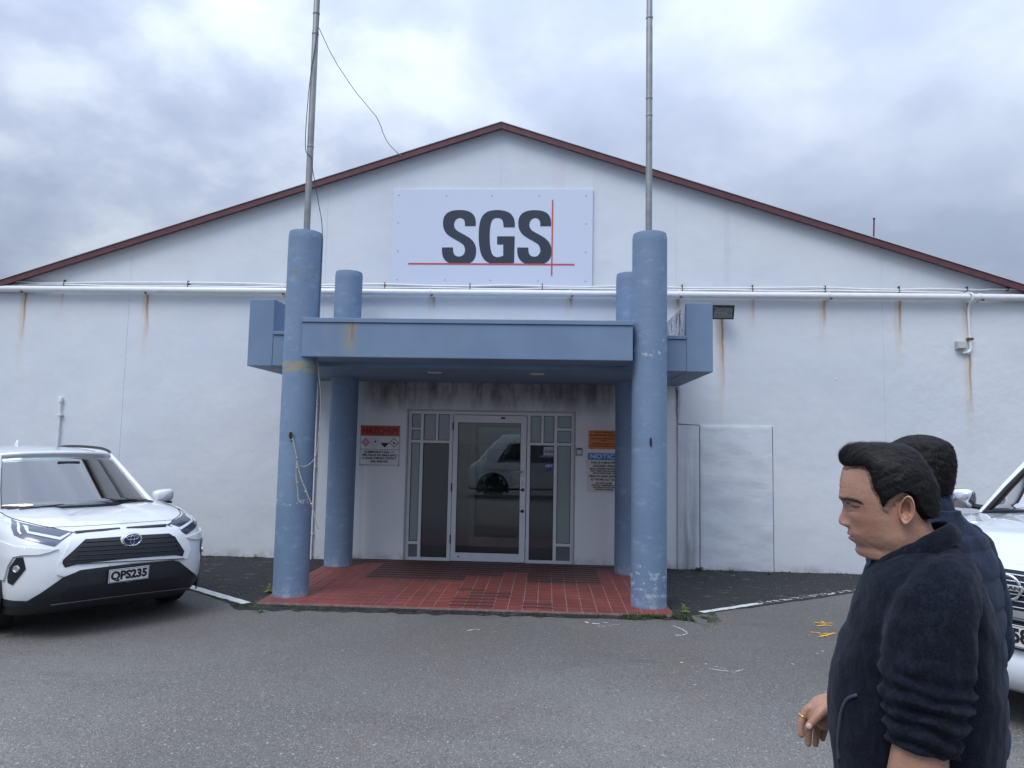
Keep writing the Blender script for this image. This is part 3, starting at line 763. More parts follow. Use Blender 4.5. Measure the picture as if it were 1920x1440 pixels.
# tiled step ------------------------------------------------------------
TX0, TX1, TY0, TY1 = -2.97, 1.30, -2.75, -.004
ST = empty('tiled_step', (-.83,-1.4,0)); tag(ST, 'low step of red quarry tiles with dark ribbed rows before the entrance door', 'step')
ST0 = Vector(ST.location)
mb = MB(); mb.box(TX0, TX1, TY0, TY1, -.05, .021); o = mb.build('bed', GROUT, None); o.parent = ST; o.matrix_parent_inverse = Matrix.Translation(-ST0)
def tile_mat(name, c):
    m, t, b = newmat(name); nb = NB(t); oi = nb.node('ShaderNodeObjectInfo')
    gc = nb.node('ShaderNodeNewGeometry').outputs['Position']
    big = nb.noise(1.1, 5, .6, vec=gc)
    base = nb.mix(nb.rng(big, .35, .68), tuple(x*.72 for x in c), tuple(x*1.15 for x in c))
    base = nb.mix(nb.m('MULTIPLY', oi.outputs['Random'], .35), base, tuple(x*.72 for x in c))
    base = nb.mix(nb.m('MULTIPLY', nb.rng(nb.noise(5, 7, .7, vec=gc, seed=4), .52, .7), .45), base, (.075,.06,.06))
    base = nb.mix(nb.m('MULTIPLY', nb.rng(nb.noise(40, 5, .7, vec=gc), .66, .72), .5), base, (.4,.3,.27))
    t.links.new(base, b.inputs['Base Color']); b.inputs['Roughness'].default_value = .55
    t.links.new(nb.bump(nb.noise(45, 4, .6, vec=gc), .25, .003), b.inputs['Normal']); return m
TR = tile_mat('quarry_tile_red', (.195,.046,.040)); TD = tile_mat('quarry_tile_dull', (.115,.040,.036)); RIB = plain('dark_tread_rib', (.030,.022,.024), .8, var=.3, scale=20)
TW, TD_, J = .1525, .1525, .0035
nx = int((TX1-TX0)/TW); ny = int((TY1-TY0)/TD_)
tw = (TX1-TX0)/nx; td = (TY1-TY0)/ny
def tmesh(ribbed):
    mb = MB(); x, y = tw/2-J, td/2-J; h = .006
    mb.add([(-x,-y,0),(x,-y,0),(x,y,0),(-x,y,0),(-x+.003,-y+.003,h),(x-.003,-y+.003,h),(x-.003,y-.003,h),(-x+.003,y-.003,h)],
           [(0,1,5,4),(1,2,6,5),(2,3,7,6),(3,0,4,7),(4,5,6,7)])
    if ribbed:
        mb.mi = 1
        mb.box(-tw/2, tw/2, y-.036, y+.001, h-.002, h+.003)
    return mb
me_p = {(a, b): tmesh(b).mesh('tile', [TD if a else TR, RIB]) for a in (0, 1) for b in (0, 1)}
rest = {0: MB(), 1: MB()}
count = 0
def ribbed(i, j):
    x = (i+.5)*tw + TX0; y = (j+.5)*td + TY0
    if y > -.36: return True
    if -2.2 < x < -.95 and y > -1.42: return True
    if -.95 <= x < -.55 and y > -1.05: return True
    if -.55 <= x < -.15 and y > -.75: return True
    if -.15 <= x < .75 and y > -1.32: return True
    if j in (0,1,2) and -1.05 < x < -.55 : return True
    if j in (5,) and -1.0 < x < -.62: return True
    if j in (3,4) and -.9 < x < -.45: return True
    if j in (0,1) and -.2 < x < .1: return True
    return False
for j in range(ny):
    for i in range(nx):
        x = TX0 + (i+.5)*tw; y = TY0 + (j+.5)*td
        rb = ribbed(i, j); dull = rb and y > -1.6
        if any((x-cx)**2 + (y-cy)**2 < .11**2 for cx in (-2.76, 1.10) for cy in (-2.362, -.522)): continue
        tilt = ((random.random()-.5)*.008, (random.random()-.5)*.008)
        if count < 296:
            o = bpy.data.objects.new('tile', me_p[(int(dull), int(rb))]); COL.objects.link(o); o.parent = ST
            o.location = Vector((x, y, .0195 + random.random()*.001)) - ST0; o.rotation_euler = (tilt[0], tilt[1], (random.random()-.5)*.01); count += 1
        else:
            q = tmesh(rb); k = rest[int(dull)]
            for fi, f in enumerate(q.f):
                k.mi = q.m[fi]; k.add([(q.v[t][0]+x, q.v[t][1]+y, q.v[t][2]+.0195) for t in f], [tuple(range(len(f)))])
for k, mt in ((0, TR), (1, TD)):
    o = rest[k].build('far_tiles', [mt, RIB], None, recalc=False); o.parent = ST; o.matrix_parent_inverse = Matrix.Translation(-ST0); o['kind'] = 'stuff'

# pipes along the wall ---------------------------------------------------
def wire(pts, r_, name, parent, mat): return MB().tube(catmull(pts, n=8), r_, 10).build(name, mat, parent, smooth=60)
PP = empty('drain_pipe', (0,0,0)); tag(PP, 'thick white plastic pipe running the whole width of the wall under the gable', 'pipe')
MB().tube([(-10.3,-.085,3.860),(-4,-.085,3.855),(1,-.085,3.853),(8.8,-.085,3.85)], .048, 18).build('pipe_run', WHITEP, PP, smooth=60)
for x in (-7.87,-5.97,-3.9,-1.72,.30,1.84,3.92,5.98):
    mb = MB(); mb.lathe([(.049,-.014),(.053,-.012),(.053,.012),(.049,.014)], (x,-.085,3.856), 16, 'x'); mb.box(x-.012,x+.012,-.085,-.001,3.795,3.803)
    mb.build('pipe_clip', WHITEP, PP, smooth=40)
    MB().box(x+.015,x+.04,-.13,-.10,3.795,3.82).build('clip_bolt', RUST, PP)
bx = [-8.2,-7.25,-5.35,-3.75,-2.4,-1.15,-.1,1.05,1.9,2.89,3.9,4.92,5.85,6.4]
T1 = empty('conduit', (0,0,0)); tag(T1, 'upper thin conduit clipped along the wall above the thick white pipe', 'conduit', 'thin conduits above the white pipe')
T2 = empty('conduit', (0,0,0)); tag(T2, 'lower thin conduit above the thick pipe, turning down to the wall box on the right', 'conduit', 'thin conduits above the white pipe')
up, lo = [(-10.3,-.03,3.95)], [(-10.3,-.03,3.925)]
for i, x in enumerate(bx):
    up.append((x,-.03,3.972 + .012*math.sin(x*2.1))); lo.append((x,-.032,3.932 + .006*math.sin(x*1.7+1)))
    if i < len(bx)-1:
        m_ = (x+bx[i+1])/2; up.append((m_,-.03,3.972 - .008*math.cos(x*3))); lo.append((m_,-.032,3.93 + .008*math.cos(x*3)))
lo = [p for p in lo if p[0] < 5.7] + [(5.72,-.034,3.925),(5.80,-.04,3.90)]
lo2 = [(5.80,-.16,3.90),(5.84,-.16,3.86),(5.845,-.10,3.78),(5.85,-.04,3.6),(5.862,-.03,3.34)]
wire(up + [(8.8,-.03,3.95)], .013, 'conduit_run', T1, WHITEP); wire(lo, .014, 'conduit_run', T2, WHITEP)
wire([(5.80,-.04,3.90),(5.835,-.10,3.905),(5.85,-.155,3.87),(5.85,-.14,3.80),(5.852,-.06,3.74),(5.856,-.03,3.6),(5.866,-.03,3.24)], .016, 'conduit_drop', T2, WHITEP)
wire([(5.866,-.03,3.24),(5.868,-.03,3.13),(5.83,-.03,3.085),(5.76,-.03,3.075)], .020, 'conduit_elbow', T2, WHITEP)
for x in bx:
    MB().box(x-.005,x+.005,-.046,-.001,3.955,4.01).build('clip', DARKM, T1)
for x in bx[:-2]:
    MB().box(x-.006,x+.006,-.050,-.001,3.912,3.948).build('clip', RUST, T2)
MB().box(5.83,5.90,-.06,-.001,3.255,3.285).build('clip', RUST, T2)
t = empty('junction_box', (5.735,0,3.18)); tag(t, 'small grey weatherproof box on the wall beside the conduit elbow', 'junction box')
MB().box(-.065,.065,-.07,-.001,-.055,.06).build('housing', plain('box_grey',(.42,.44,.42),.5), t, bevel=.008)
MB().box(-.055,.055,-.078,-.071,-.045,.05).build('lid', plain('box_lid',(.50,.52,.50),.45), t, bevel=.006)
mb = MB(); mb.tube([(-7.177,-.03,0),(-7.177,-.03,2.20)], .022, 12)
t = empty('stub_pipe', (-7.177,-.03,0)); tag(t, 'short white standpipe fixed upright on the wall behind the white car', 'pipe')
MB().tube([(0,0,0),(0,0,2.21)], .016, 12).build('tube', WHITEP, t, smooth=60)
MB().lathe([(.016,2.17),(.026,2.175),(.028,2.24),(.02,2.26),(0,2.265)], (0,0,0), 14).build('cap', WHITEP, t, smooth=50)
MB().box(-.04,.04,-.026,.028,1.98,2.0).build('clip', WHITEP, t)
wp = at(590,900,0)
t = empty('corner_conduit', (wp.x,-.02,0)); tag(t, 'thin white vertical conduit on the wall between the two left columns', 'conduit')
MB().tube([(0,0,0),(0,0,2.5)], .014, 10).build('tube', WHITEP, t, smooth=60)
for z in (.35,1.3,2.2): MB().box(-.022,.022,-.017,.018,z,z+.018).build('clip', WHITEP, t)
# rod on the roof
p = at(1637,443,.4)
t = empty('roof_rod', (p.x,.4,roofz(p.x)+.03)); tag(t, 'thin rusty rod standing upright on the right roof slope', 'rod')
MB().tube([(0,0,-.04),(.01,0,.30),(.02,0,.54)], .012, 8).build('rod', RUST, t, smooth=60)
MB().lathe([(0,.535),(.018,.54),(.018,.56),(0,.565)], (.02,0,0), 10).build('rod_tip', RUST, t)
# floodlight
t = empty('floodlight', (2.43,-.16,3.60)); tag(t, 'small dark floodlight with glass front angled down, behind the canopy corner', 'floodlight')
t.rotation_euler = (R(18),0,0)
mb = MB(); mb.add([(-.14,-.055,-.085),(.14,-.055,-.085),(.14,-.055,.085),(-.14,-.055,.085),(-.09,.05,-.05),(.09,.05,-.05),(.09,.05,.05),(-.09,.05,.05)],
                  [(3,2,6,7),(0,4,5,1),(1,5,6,2),(0,3,7,4),(4,7,6,5)]); mb.build('reflector', plain('reflector_grey',(.25,.26,.26),.35,metal=.5), t)
mb = MB()
for a in ((-.15,.15,-.10,-.08),(-.15,.15,.08,.10),(-.15,-.13,-.08,.08),(.13,.15,-.08,.08)): mb.box(a[0],a[1],-.07,-.05,a[2],a[3])
mb.build('housing', DARKM, t, bevel=.004)
MB().box(-.13,.13,-.062,-.058,-.08,.08).build('glass', glass_mat('lamp_glass',(.7,.72,.72)), t)
MB().tube([(-.05,-.01,0),(.05,-.01,0)], .012, 8).build('bulb', SIGNP, t)
MB().box(-.02,.02,.05,.155,-.015,.015).build('bracket', DARKM, t)
# ------------------------------------------------------------------ signs
t = empty('company_sign', (-.85,-.035,4.687)); tag(t, 'large white board with grey SGS letters and crossing thin red lines above the canopy', 'sign')
MB().box(-1.47,1.467,0,.030,-.726,.726).build('board', SIGNW, t, bevel=.003)
def sp(q): # crop-pixel of the sign -> board coordinates
    x, y = 700 + q[0]/4.3636, 340 + q[1]/4.3636
    v = at(x, y, -.035); return (v.x + .85, v.z - 4.687)
def outline(segs):
    out = []
    for s_ in segs:
        if len(s_) == 1: out.append(Vector((*s_[0], 0)))
        else: out += catmull([(a, b, 0) for a, b in s_], n=5)
    return [sp((p.x, p.y)) for p in out]
Sseg = [[(750,366),(748,330),(735,308),(708,299),(680,310),(665,332),(661,358),(669,386),(692,408),(760,446),(805,478),(832,518),(841,562),(836,612),(815,650),(782,671)],
        [(625,671),(592,650),(570,618),(562,580),(562,541)],
        [(652,541),(654,575),(668,605),(700,616),(731,606),(748,580),(749,550),(738,522),(712,500),(642,460),(602,430),(578,392),(570,350),(576,300),(602,262),(648,241),(706,235),(764,241),(808,262),(832,298),(838,335),(838,366)]]
Gseg = [[(1066,376),(1062,335),(1048,308),(1015,299),(980,310),(962,345),(954,400),(952,460),(956,530),(968,585),(985,610),(1015,621),(1045,615),(1063,609)],
        [(1063,516)],[(1013,516)],[(1013,450)],[(1157,450)],[(1151,669)],
        [(950,669),(908,640),(880,590),(866,520),(862,450),(866,370),(880,310),(907,268),(950,243),(1010,235),(1070,241),(1120,262),(1148,300),(1157,340),(1157,376)]]
def letter(segs, dx=0, dy=0):
    pl = outline([[(a+dx, b+dy) for a, b in s_] for s_ in segs])
    n = len(pl); r_ = delaunay_2d_cdt([Vector(p) for p in pl], [(i, (i+1) % n) for i in range(n)], [tuple(range(n))], 1, 1e-6)
    mb = MB(); k = len(r_[0]); ec = {}
    for f in r_[2]:
        for i in range(len(f)):
            e_ = (f[i], f[(i+1) % len(f)]); ec.setdefault(tuple(sorted(e_)), []).append(e_)
    mb.add([(p.x, -.004, p.y) for p in r_[0]] + [(p.x, -.0004, p.y) for p in r_[0]], [tuple(f) for f in r_[2]] + [(q[0][0], q[0][1], q[0][1]+k, q[0][0]+k) for q in ec.values() if len(q) == 1])
    mb.build('letter', SIGNG, t)
letter(Sseg); letter(Gseg); letter(Sseg, 616, 1)
a, b = sp((286,672)), sp((1645,682)); MB().box(a[0], b[0], -.0055, -.0042, (a[1]+b[1])/2-.010, (a[1]+b[1])/2+.010).build('red_line', SIGNR, t)
a, b = sp((1468,152)), sp((1458,772)); MB().box((a[0]+b[0])/2-.009, (a[0]+b[0])/2+.009, -.0072, -.0058, b[1], a[1]).build('red_line', SIGNR, t)
for q in ((209,112),(599,115),(972,116),(1357,116),(1742,116),(204,337),(199,569),(194,802),(586,806),(957,808),(1347,810),(1735,816),(1737,580),(1741,348)):
    a = sp(q); MB().lathe([(0,-.006),(.009,-.005),(.011,0)], (a[0],0,a[1]), 10, 'y').build('rivet', plain('rivet_paint', (.42,.45,.50), .5) if 'rivet_paint' not in bpy.data.materials else bpy.data.materials['rivet_paint'], t)

t = empty('hazard_sign', (-2.398,-.012,1.636)); tag(t, 'white HAZCHEM board with red heading and four hazard diamonds left of the door', 'sign')
MB().box(-.292,.292,0,.010,-.288,.288).build('board', SIGNP, t, bevel=.002)
MB().box(-.28,.28,-.0015,-.0003,.140,.278).build('heading', HRED, t)
text_obj('HAZCHEM','lettering',BLACK,t,(0,-.003,.207),.125,thick=0,width=.50,depth=.001)
mb = MB()
for a in ((-.284,-.28,-.28,.28),(.28,.284,-.28,.28),(-.28,.28,.279,.282),(-.28,.28,-.282,-.279),(-.28,.28,.134,.139),(-.28,.28,-.062,-.057)): mb.box(a[0],a[1],-.0018,-.0003,a[2],a[3])
mb.build('border', BLACK, t)
def dia(cx, cz, r_, y, mat, nm='diamond', half=False):
    pl = [(cx-r_,cz),(cx,cz-r_),(cx+r_,cz)] + ([] if half else [(cx,cz+r_)]); MB().prism(pl, (y-.0008, y), 'y').build(nm, mat, t)
dia(-.205,.04,.068,-.0006,PINK); text_obj('▲' if 0 else '^','flame_mark',SIGNP,t,(-.205,-.0022,.035),.08,depth=.0005)
FADE = plain('faded_grey_print', (.48,.49,.48), .6)
dia(-.065,.04,.068,-.0006,FADE); dia(-.065,.04,.058,-.0016,SIGNP)
MB().lathe([(0,-.0026),(.014,-.0026)], (-.065,0,.052), 12, 'y').build('skull_mark', BLACK, t)
dia(.072,.035,.066,-.0006,BLACK,'diamond',True)
dia(.205,.04,.070,-.0006,BLACK); dia(.205,.04,.058,-.0016,SIGNP)
MB().prism([(.185,.03),(.20,.07),(.205,.045),(.235,.025),(.215,.02)], (-.0032,-.0026), 'y').build('tree_mark', BLACK, t)
for s_, z, w_ in (('IN EMERGENCY DIAL 111',-.098,.43),('FIRE POLICE OR AMBULANCE',-.142,.50),('24 HOUR COMPANY CONTACT',-.186,.50),('(84) 3878 565',-.232,.25)):
    text_obj(s_,'lettering',BLACK,t,(0,-.0022,z),.043,thick=.0012,width=w_,depth=.0006)
for x in (-.28,.28):
    for z in (-.276,.274): MB().lathe([(0,-.005),(.008,-.004),(.009,0)], (x,0,z), 10, 'y').build('screw', DARKM, t)

t = empty('notice_sign', (.810,-.012,1.316)); tag(t, 'cream NOTICE board with blue heading about a multiple hazard area, partly behind the right columns', 'sign')
MB().box(-.235,.235,0,.010,-.272,.280).build('board', CREAM, t, bevel=.002)
MB().box(-.225,.225,-.0015,-.0003,.175,.268).build('heading', NBLUE, t)
text_obj('NOTICE','lettering',SIGNP,t,(0,-.0025,.221),.085,thick=.0015,width=.40,depth=.0006)
for s_, z, w_, h_ in (('THIS IS A MULTIPLE',.135,.56,.043),('HAZARD AREA',.088,.46,.043),('PERSONS ENTERING THIS PROPERTY',.048,.60,.026),('MUST COMPLY WITH ALL SAFETY',.018,.55,.026),('REGULATIONS UNDER THE',-.012,.46,.026),
                      ('HEALTH AND SAFETY',-.055,.62,.043),('AT WORK ACT 2015',-.102,.55,.043),('DO NOT ENTER',-.150,.34,.026),('WITHOUT PERMISSION OR',-.180,.52,.026),('NOTIFICATION OF THE',-.210,.45,.026),('HAZARDS WITHIN',-.240,.38,.026)):
    text_obj(s_,'lettering',BLACK,t,(0,-.0022,z),h_,thick=.0011,width=w_*.68,depth=.0006)
t = empty('orange_sign', (.800,-.012,1.775)); tag(t, 'orange TRANSITIONAL FACILITY board above the NOTICE board, partly behind the right columns', 'sign')
MB().box(-.212,.212,0,.008,-.13,.13).build('board', ORANGE, t, bevel=.002)
for s_, z, w_, h_ in (('This is an approved',.105,.42,.022),('TRANSITIONAL FACILITY',.063,.62,.036),('Approved under the Biosecurity Act',.015,.58,.022),('Act 1993',-.012,.12,.022),('AUTHORISED PERSONS ONLY',-.058,.52,.022),('Penalties for unauthorised entry',-.088,.60,.022)):
    text_obj(s_,'lettering',plain('brown_print',(.10,.03,.01),.6) if h_==.022 and z>.1 else bpy.data.materials['brown_print'],t,(0,-.0012,z),h_,thick=.0010,width=w_*.63,depth=.0006)
t = empty('intercom', (.459,-.001,1.60)); tag(t, 'small grey access button panel on the wall right of the entrance frame', 'intercom')
MB().box(-.048,.048,-.025,-.001,-.055,.055).build('housing', plain('intercom_grey',(.30,.31,.32),.5), t, bevel=.006)
MB().box(-.03,.03,-.032,-.026,-.03,.025).build('plate', plain('intercom_plate',(.6,.62,.64),.4), t, bevel=.003)
MB().box(-.025,.025,-.031,-.026,.032,.048).build('window', BLACK, t)

# ------------------------------------------------------------------ vehicles
from mathutils.bvhtree import BVHTree
from mathutils.geometry import delaunay_2d_cdt
CARW = plain('white_car_paint', (.68,.71,.74), .28, coat=1.0)
UTEW = plain('white_ute_paint', (.60,.64,.68), .25, coat=1.0)
VANW = plain('white_van_paint', (.72,.74,.75), .3, coat=.8)
TRIM = plain('black_plastic_trim', (.012,.014,.020), .45, var=.2, scale=30)
GRILL = plain('grille_black', (.006,.008,.014), .3)
GAPM = plain('panel_gap', (.01,.01,.012), .8)
TYRE = plain('tyre_rubber', (.018,.018,.02), .85)
RIMM = plain('alloy', (.35,.36,.38), .3, metal=.9)
CHROME = plain('chrome', (.75,.77,.80), .12, metal=1.0)
LAMPD = plain('lamp_inner_dark', (.075,.085,.12), .22, metal=.5, coat=1)
LAMPL = plain('lamp_inner_light', (.62,.66,.74), .2, coat=1)
SEATM = plain('seat_cloth', (.03,.03,.035), .9)
PLATEW = plain('plate_white', (.68,.69,.70), .4)
CG = glass_mat('windscreen_glass', (.50,.58,.58), ior=2.0, gain=1.9)
CGU = glass_mat('bright_windscreen_glass', (.45,.55,.6), ior=2.6, gain=3.2)
def interp(tab, x):
    if x <= tab[0][0]: return tab[0][1]
    for (a, b), (c, d) in zip(tab, tab[1:]):
        if x <= c:
            t = (x-a)/(c-a); t = t*t*(3-2*t) * .5 + t * .5
            return b + (d-b)*t
    return tab[-1][1]
def make_body(P):
    half = [Vector(p) for p in catmull([(x, y, 0) for x, y in P['plan']], n=8)]
    ol = half + [Vector((p.x, -p.y, 0)) for p in reversed(half[1:-1])]
    M = len(ol); vs = []; rings = []
    fr = P['fracs']
    Lc = P['plan'][-1][0]
    for f_ in fr:
        ring = []
        for p in ol:
            et = interp(P['edge'], p.x); zb = interp(P['bottom'], p.x); z = zb + (et - zb)*f_
            zref = P['z0'] + (P['z1'] - P['z0']) * f_
            x = p.x + interp(P['recess'], zref) * max(0, 1 + p.x/1.1) - interp(P['recess_rear'], zref) * max(0, 1 - (p.x - Lc)/.8)
            y = p.y * interp(P['width'], f_)
            ring.append((x, y, z))
        rings.append(ring)
    last = rings[-1]; xc = Lc/2
    for s_ in P.get('caps', (.97,.93,.87,.8,.72,.64,.56,.47,.38,.28,.18,.08)):
        ring = []
        for q in last:
            x = xc + (q[0]-xc) * (1-(1-s_)*.86); y = q[1]*s_
            u = min(1, abs(y)/.86)
            z = interp(P['edge'], x) + interp(P['crown'], x)*(1-u**3) + P['hood'](x, y)
            k = min(1, (1-s_)/.10); z = q[2]*(1-k) + z*k if s_ > .9 else z
            ring.append((x, y, z))
        rings.append(ring)
    mb = MB(); n = len(rings)
    mb.add([p for r_ in rings for p in r_], [(i*M+k, i*M+(k+1)%M, (i+1)*M+(k+1)%M, (i+1)*M+k) for i in range(n-1) for k in range(M)]
           + [tuple(range(M-1, -1, -1)), tuple((n-1)*M + k for k in range(M))])
    return mb
class Vehicle:
    def __init__(s, name, loc, heading, scale, P, paint, cuts=True):
        s.root = empty(name, loc, heading); s.root.scale = (scale,)*3
        s.W = Matrix.Translation(loc) @ Matrix.Rotation(heading, 4, 'Z') @ Matrix.Scale(scale, 4); s.I = s.W.inverted()
        mb = make_body(P); s.paint = paint
        s.body = mb.build('body', [paint, TRIM], s.root, smooth=38)
        for f in s.body.data.polygons:
            if f.center.z < P.get('trimz', .36): f.material_index = 1
        bm = bmesh.new(); bm.from_mesh(s.body.data); s.bvh = BVHTree.FromBMesh(bm); bm.free()
        s.P = P
        if cuts:       # wheel arches
            bm = bmesh.new(); bm.from_mesh(s.body.data)
            kill = [f for f in bm.faces if any((f.calc_center_median().x - wx)**2 + (f.calc_center_median().z - P['wr'])**2 < P['arch']**2 for wx in P['wheels'])
                    and abs(f.calc_center_median().y) > .55 and abs(f.normal.y) > .45]
            bmesh.ops.delete(bm, geom=kill, context='FACES'); bm.to_mesh(s.body.data); bm.free()
            for wx in P['wheels']:
                for sg in (-1, 1):
                    yb = P['track'] + .12
                    mb = MB(); vs = []
                    A = P['arch']
                    for i in range(25):
                        a = math.pi*(-.12 + 1.24*i/24); c_, s_ = math.cos(a), math.sin(a)
                        for y, rr in ((yb-.40, A-.01), (yb-.02, A-.01), (yb+.012, A+.005), (yb+.014, A+.055), (yb-.03, A+.10)):
                            vs.append((wx + rr*c_, sg*y, P['wr'] + rr*s_))
                    mb.add(vs, [(5*i+k, 5*i+k+1, 5*i+5+k+1, 5*i+5+k) for i in range(24) for k in range(4)])
                    mb.build('wheel_arch', TRIM, s.root, smooth=50)
    def hit(s, px, py):
        o = s.I @ CAM; d = (s.I.to_3x3() @ ray(px, py)).normalized()
        h = s.bvh.ray_cast(o, d)
        if h[0] is None:
            t = (Vector((-.3, 0, .7)) - o).length; c = o + d*t
            for _ in range(6):
                q = s.bvh.find_nearest(c); c = o + d * ((q[0]-o).dot(d))
            q = s.bvh.find_nearest(c); return q[0], q[1]
        return h[0], h[1]
    def patch(s, name, poly, mat, off=.004, parent=None, mirror=False, grid=5., front=False, smooth=50, skirt=.02, bevel=0):
        """a thin panel hugging the body; poly in photo pixels, or (front=True) in body y,z metres seen from ahead"""
        P = [Vector(p[:2]) for p in poly]; D = []
        for i, p in enumerate(P):
            q = P[(i+1) % len(P)]; k = max(1, int((q-p).length/grid))
            D += [p.lerp(q, j/k) for j in range(k)]
        n = len(D); xs = [p.x for p in D]; ys = [p.y for p in D]; pts = list(D)
        def inside(x, y):
            c = False
            for i in range(n):
                a, b = D[i], D[(i+1) % n]
                if (a.y > y) != (b.y > y) and x < (b.x-a.x)*(y-a.y)/(b.y-a.y)+a.x: c = not c
            return c
        x = min(xs) + grid/2
        while x < max(xs):
            y = min(ys) + grid/2
            while y < max(ys):
                if inside(x, y) and min((Vector((x, y))-d).length for d in D) > grid*.45: pts.append(Vector((x, y)))
                y += grid
            x += grid
        r_ = delaunay_2d_cdt(pts, [(i, (i+1) % n) for i in range(n)], [], 1, 1e-5)
        V2, F = r_[0], r_[2]; V3 = []
        for p in V2:
            if front:
                h = s.bvh.ray_cast(Vector((2, p.x, p.y)), Vector((-1, 0, 0)))
                a, nn = (h[0], h[1]) if h[0] is not None else s.bvh.find_nearest(Vector((0, p.x, p.y)))[:2]
            else: a, nn = s.hit(p.x, p.y)
            V3.append((a, nn))
        out = []
        # boundary skirt
        ec = {}
        for f in F:
            for i in range(len(f)):
                e_ = (f[i], f[(i+1) % len(f)]); ec[tuple(sorted(e_))] = ec.get(tuple(sorted(e_)), []) + [e_]
        be = [v[0] for v in ec.values() if len(v) == 1]
        for sg in ((1, -1) if mirror else (1,)):
            T = lambda v: (v[0], v[1]*sg, v[2])
            mb = MB(); nv = len(V3)
            mb.add([T(a + nn*off) for a, nn in V3] + [T(a - nn*skirt) for a, nn in V3], [tuple(f) for f in F] + [(a, b, b+nv, a+nv) for a, b in be])
            o = mb.build(name, mat, parent or s.root, smooth=smooth); out.append(o)
            if bevel:
                b_ = o.modifiers.new('bevel', 'BEVEL'); b_.width = bevel; b_.segments = 2; b_.limit_method = 'ANGLE'; b_.angle_limit = R(40)
        return out
    def line(s, name, pts, r_, mat, parent=None, off=.002, mirror=False, n=6):
        P = catmull([(*p[:2], 0) for p in pts], n=6) if len(pts) > 2 else [Vector((*pts[0], 0)).lerp(Vector((*pts[1], 0)), k/14) for k in range(15)]
        L3 = []
        for p in P:
            a, nn = s.hit(p.x, p.y); L3.append(a + nn*off)
        for sg in ((1, -1) if mirror else (1,)):
            MB().tube([(p.x, p.y*sg, p.z) for p in L3], r_, n).build(name, mat, parent or s.root, smooth=180)
    def wheel(s, x, sg, r_, w_, steer=0, spokes=5):
        t = empty('wheel', (x, sg*s.P['track'], r_)); t.parent = s.root
        y0, y1 = -w_/2, w_/2
        prof = [(r_*.66,y0+.01),(r_*.72,y0),(r_*.93,y0+.004),(r_*.985,y0+.03),(r_,y0+.05),(r_,y1-.05),(r_*.985,y1-.03),(r_*.93,y1-.004),(r_*.72,y1),(r_*.66,y1-.01)]
        MB().lathe(prof, (0,0,0), 40, 'y').build('tyre', TYRE, t, smooth=40)
        m = MB(); m.lathe([(r_*.67,y0+.02),(r_*.62,0),(r_*.67,y1-.02),(r_*.70,y1-.006),(r_*.64,y1-.012),(r_*.60,.02),(.0,.02)], (0,0,0), 40, 'y')
        yo = sg*(w_/2-.02)
        for k in range(spokes):
            a = 2*math.pi*k/spokes
            for da in (-.13, .13):
                p0 = Vector((.05*math.cos(a), yo-.01*sg, .05*math.sin(a))); p1 = Vector((r_*.64*math.cos(a+da), yo-.02*sg, r_*.64*math.sin(a+da)))
                u = (p1-p0)/2; v = Vector((0,.014,0)); w2 = u.cross(v).normalized()*.018
                m.obox((p0+p1)/2, u, v, w2)
        m.lathe([(0,yo+.012*sg),(.055,yo+.008*sg),(.065,yo-.01*sg)], (0,0,0), 20, 'y')
        m.build('rim', RIMM, t, smooth=40)
        t.rotation_euler[2] = steer
    def quad(s, name, c, mat, bulge=(0,0,0), n=14, m=10, thick=.006, inset=0, parent=None, smooth=60):
        c = [Vector(q) for q in c]; vs = []; b = Vector(bulge)
        for j in range(m+1):
            for i in range(n+1):
                u = inset + (1-2*inset)*i/n; v = inset + (1-2*inset)*j/m
                p = c[0]*(1-u)*(1-v) + c[1]*u*(1-v) + c[2]*u*v + c[3]*(1-u)*v
                vs.append(p + b*(4*u*(1-u))*1.0)
        mb = MB().add(vs, [(j*(n+1)+i, j*(n+1)+i+1, (j+1)*(n+1)+i+1, (j+1)*(n+1)+i) for j in range(m) for i in range(n)])
        o = mb.build(name, mat, parent or s.root, smooth=smooth)
        if thick: sm = o.modifiers.new('solid', 'SOLIDIFY'); sm.thickness = thick; sm.offset = 0
        return o
def seat(v, x, y, z0, h=.50, w_=.46):
    t = empty('seat', (x, y, z0)); t.parent = v.root
    mb = MB(); mb.prism([(-.10,0),(.02,0),(-.10,h),(-.20,h)], (-w_/2, w_/2), 'y'); mb.v = [(a, b, c) for a, b, c in mb.v]
    mb.build('backrest', SEATM, t, bevel=.04)
    mb = MB(); mb.box(-.24,-.14,-.14,.14,h+.05,h+.22); mb.build('headrest', SEATM, t, bevel=.04)
def plate(v, txt, c, nrm_tilt, width=.36, height=.125, rz=0, ch=.105, tw=.325, small=None):
    t = empty('number_plate', c); t.parent = v.root; t.rotation_euler = (0, nrm_tilt, R(90)+rz)
    # plate local: x to the viewer's right, y away, z up
    t.rotation_euler = (nrm_tilt, 0, R(90)+rz)
    MB().box(-width/2-.008,width/2+.008,.003,.010,-height/2-.008,height/2+.008).build('plate_frame', TRIM, t)
    MB().box(-width/2,width/2,0,.005,-height/2,height/2).build('plate_face', PLATEW, t, bevel=.002)
    text_obj(txt, 'lettering', BLACK, t, (0,-.0016,0), ch, thick=.0050, width=tw, depth=.001)
    mb = MB()
    for a in ((-width/2+.004,width/2-.004,-height/2+.004,-height/2+.008),(-width/2+.004,width/2-.004,height/2-.008,height/2-.004),(-width/2+.004,-width/2+.008,-height/2+.008,height/2-.008),(width/2-.008,width/2-.004,-height/2+.008,height/2-.008)):
        mb.box(a[0],a[1],-.0008,-.0001,a[2],a[3])
    mb.build('plate_border', BLACK, t)
    return t

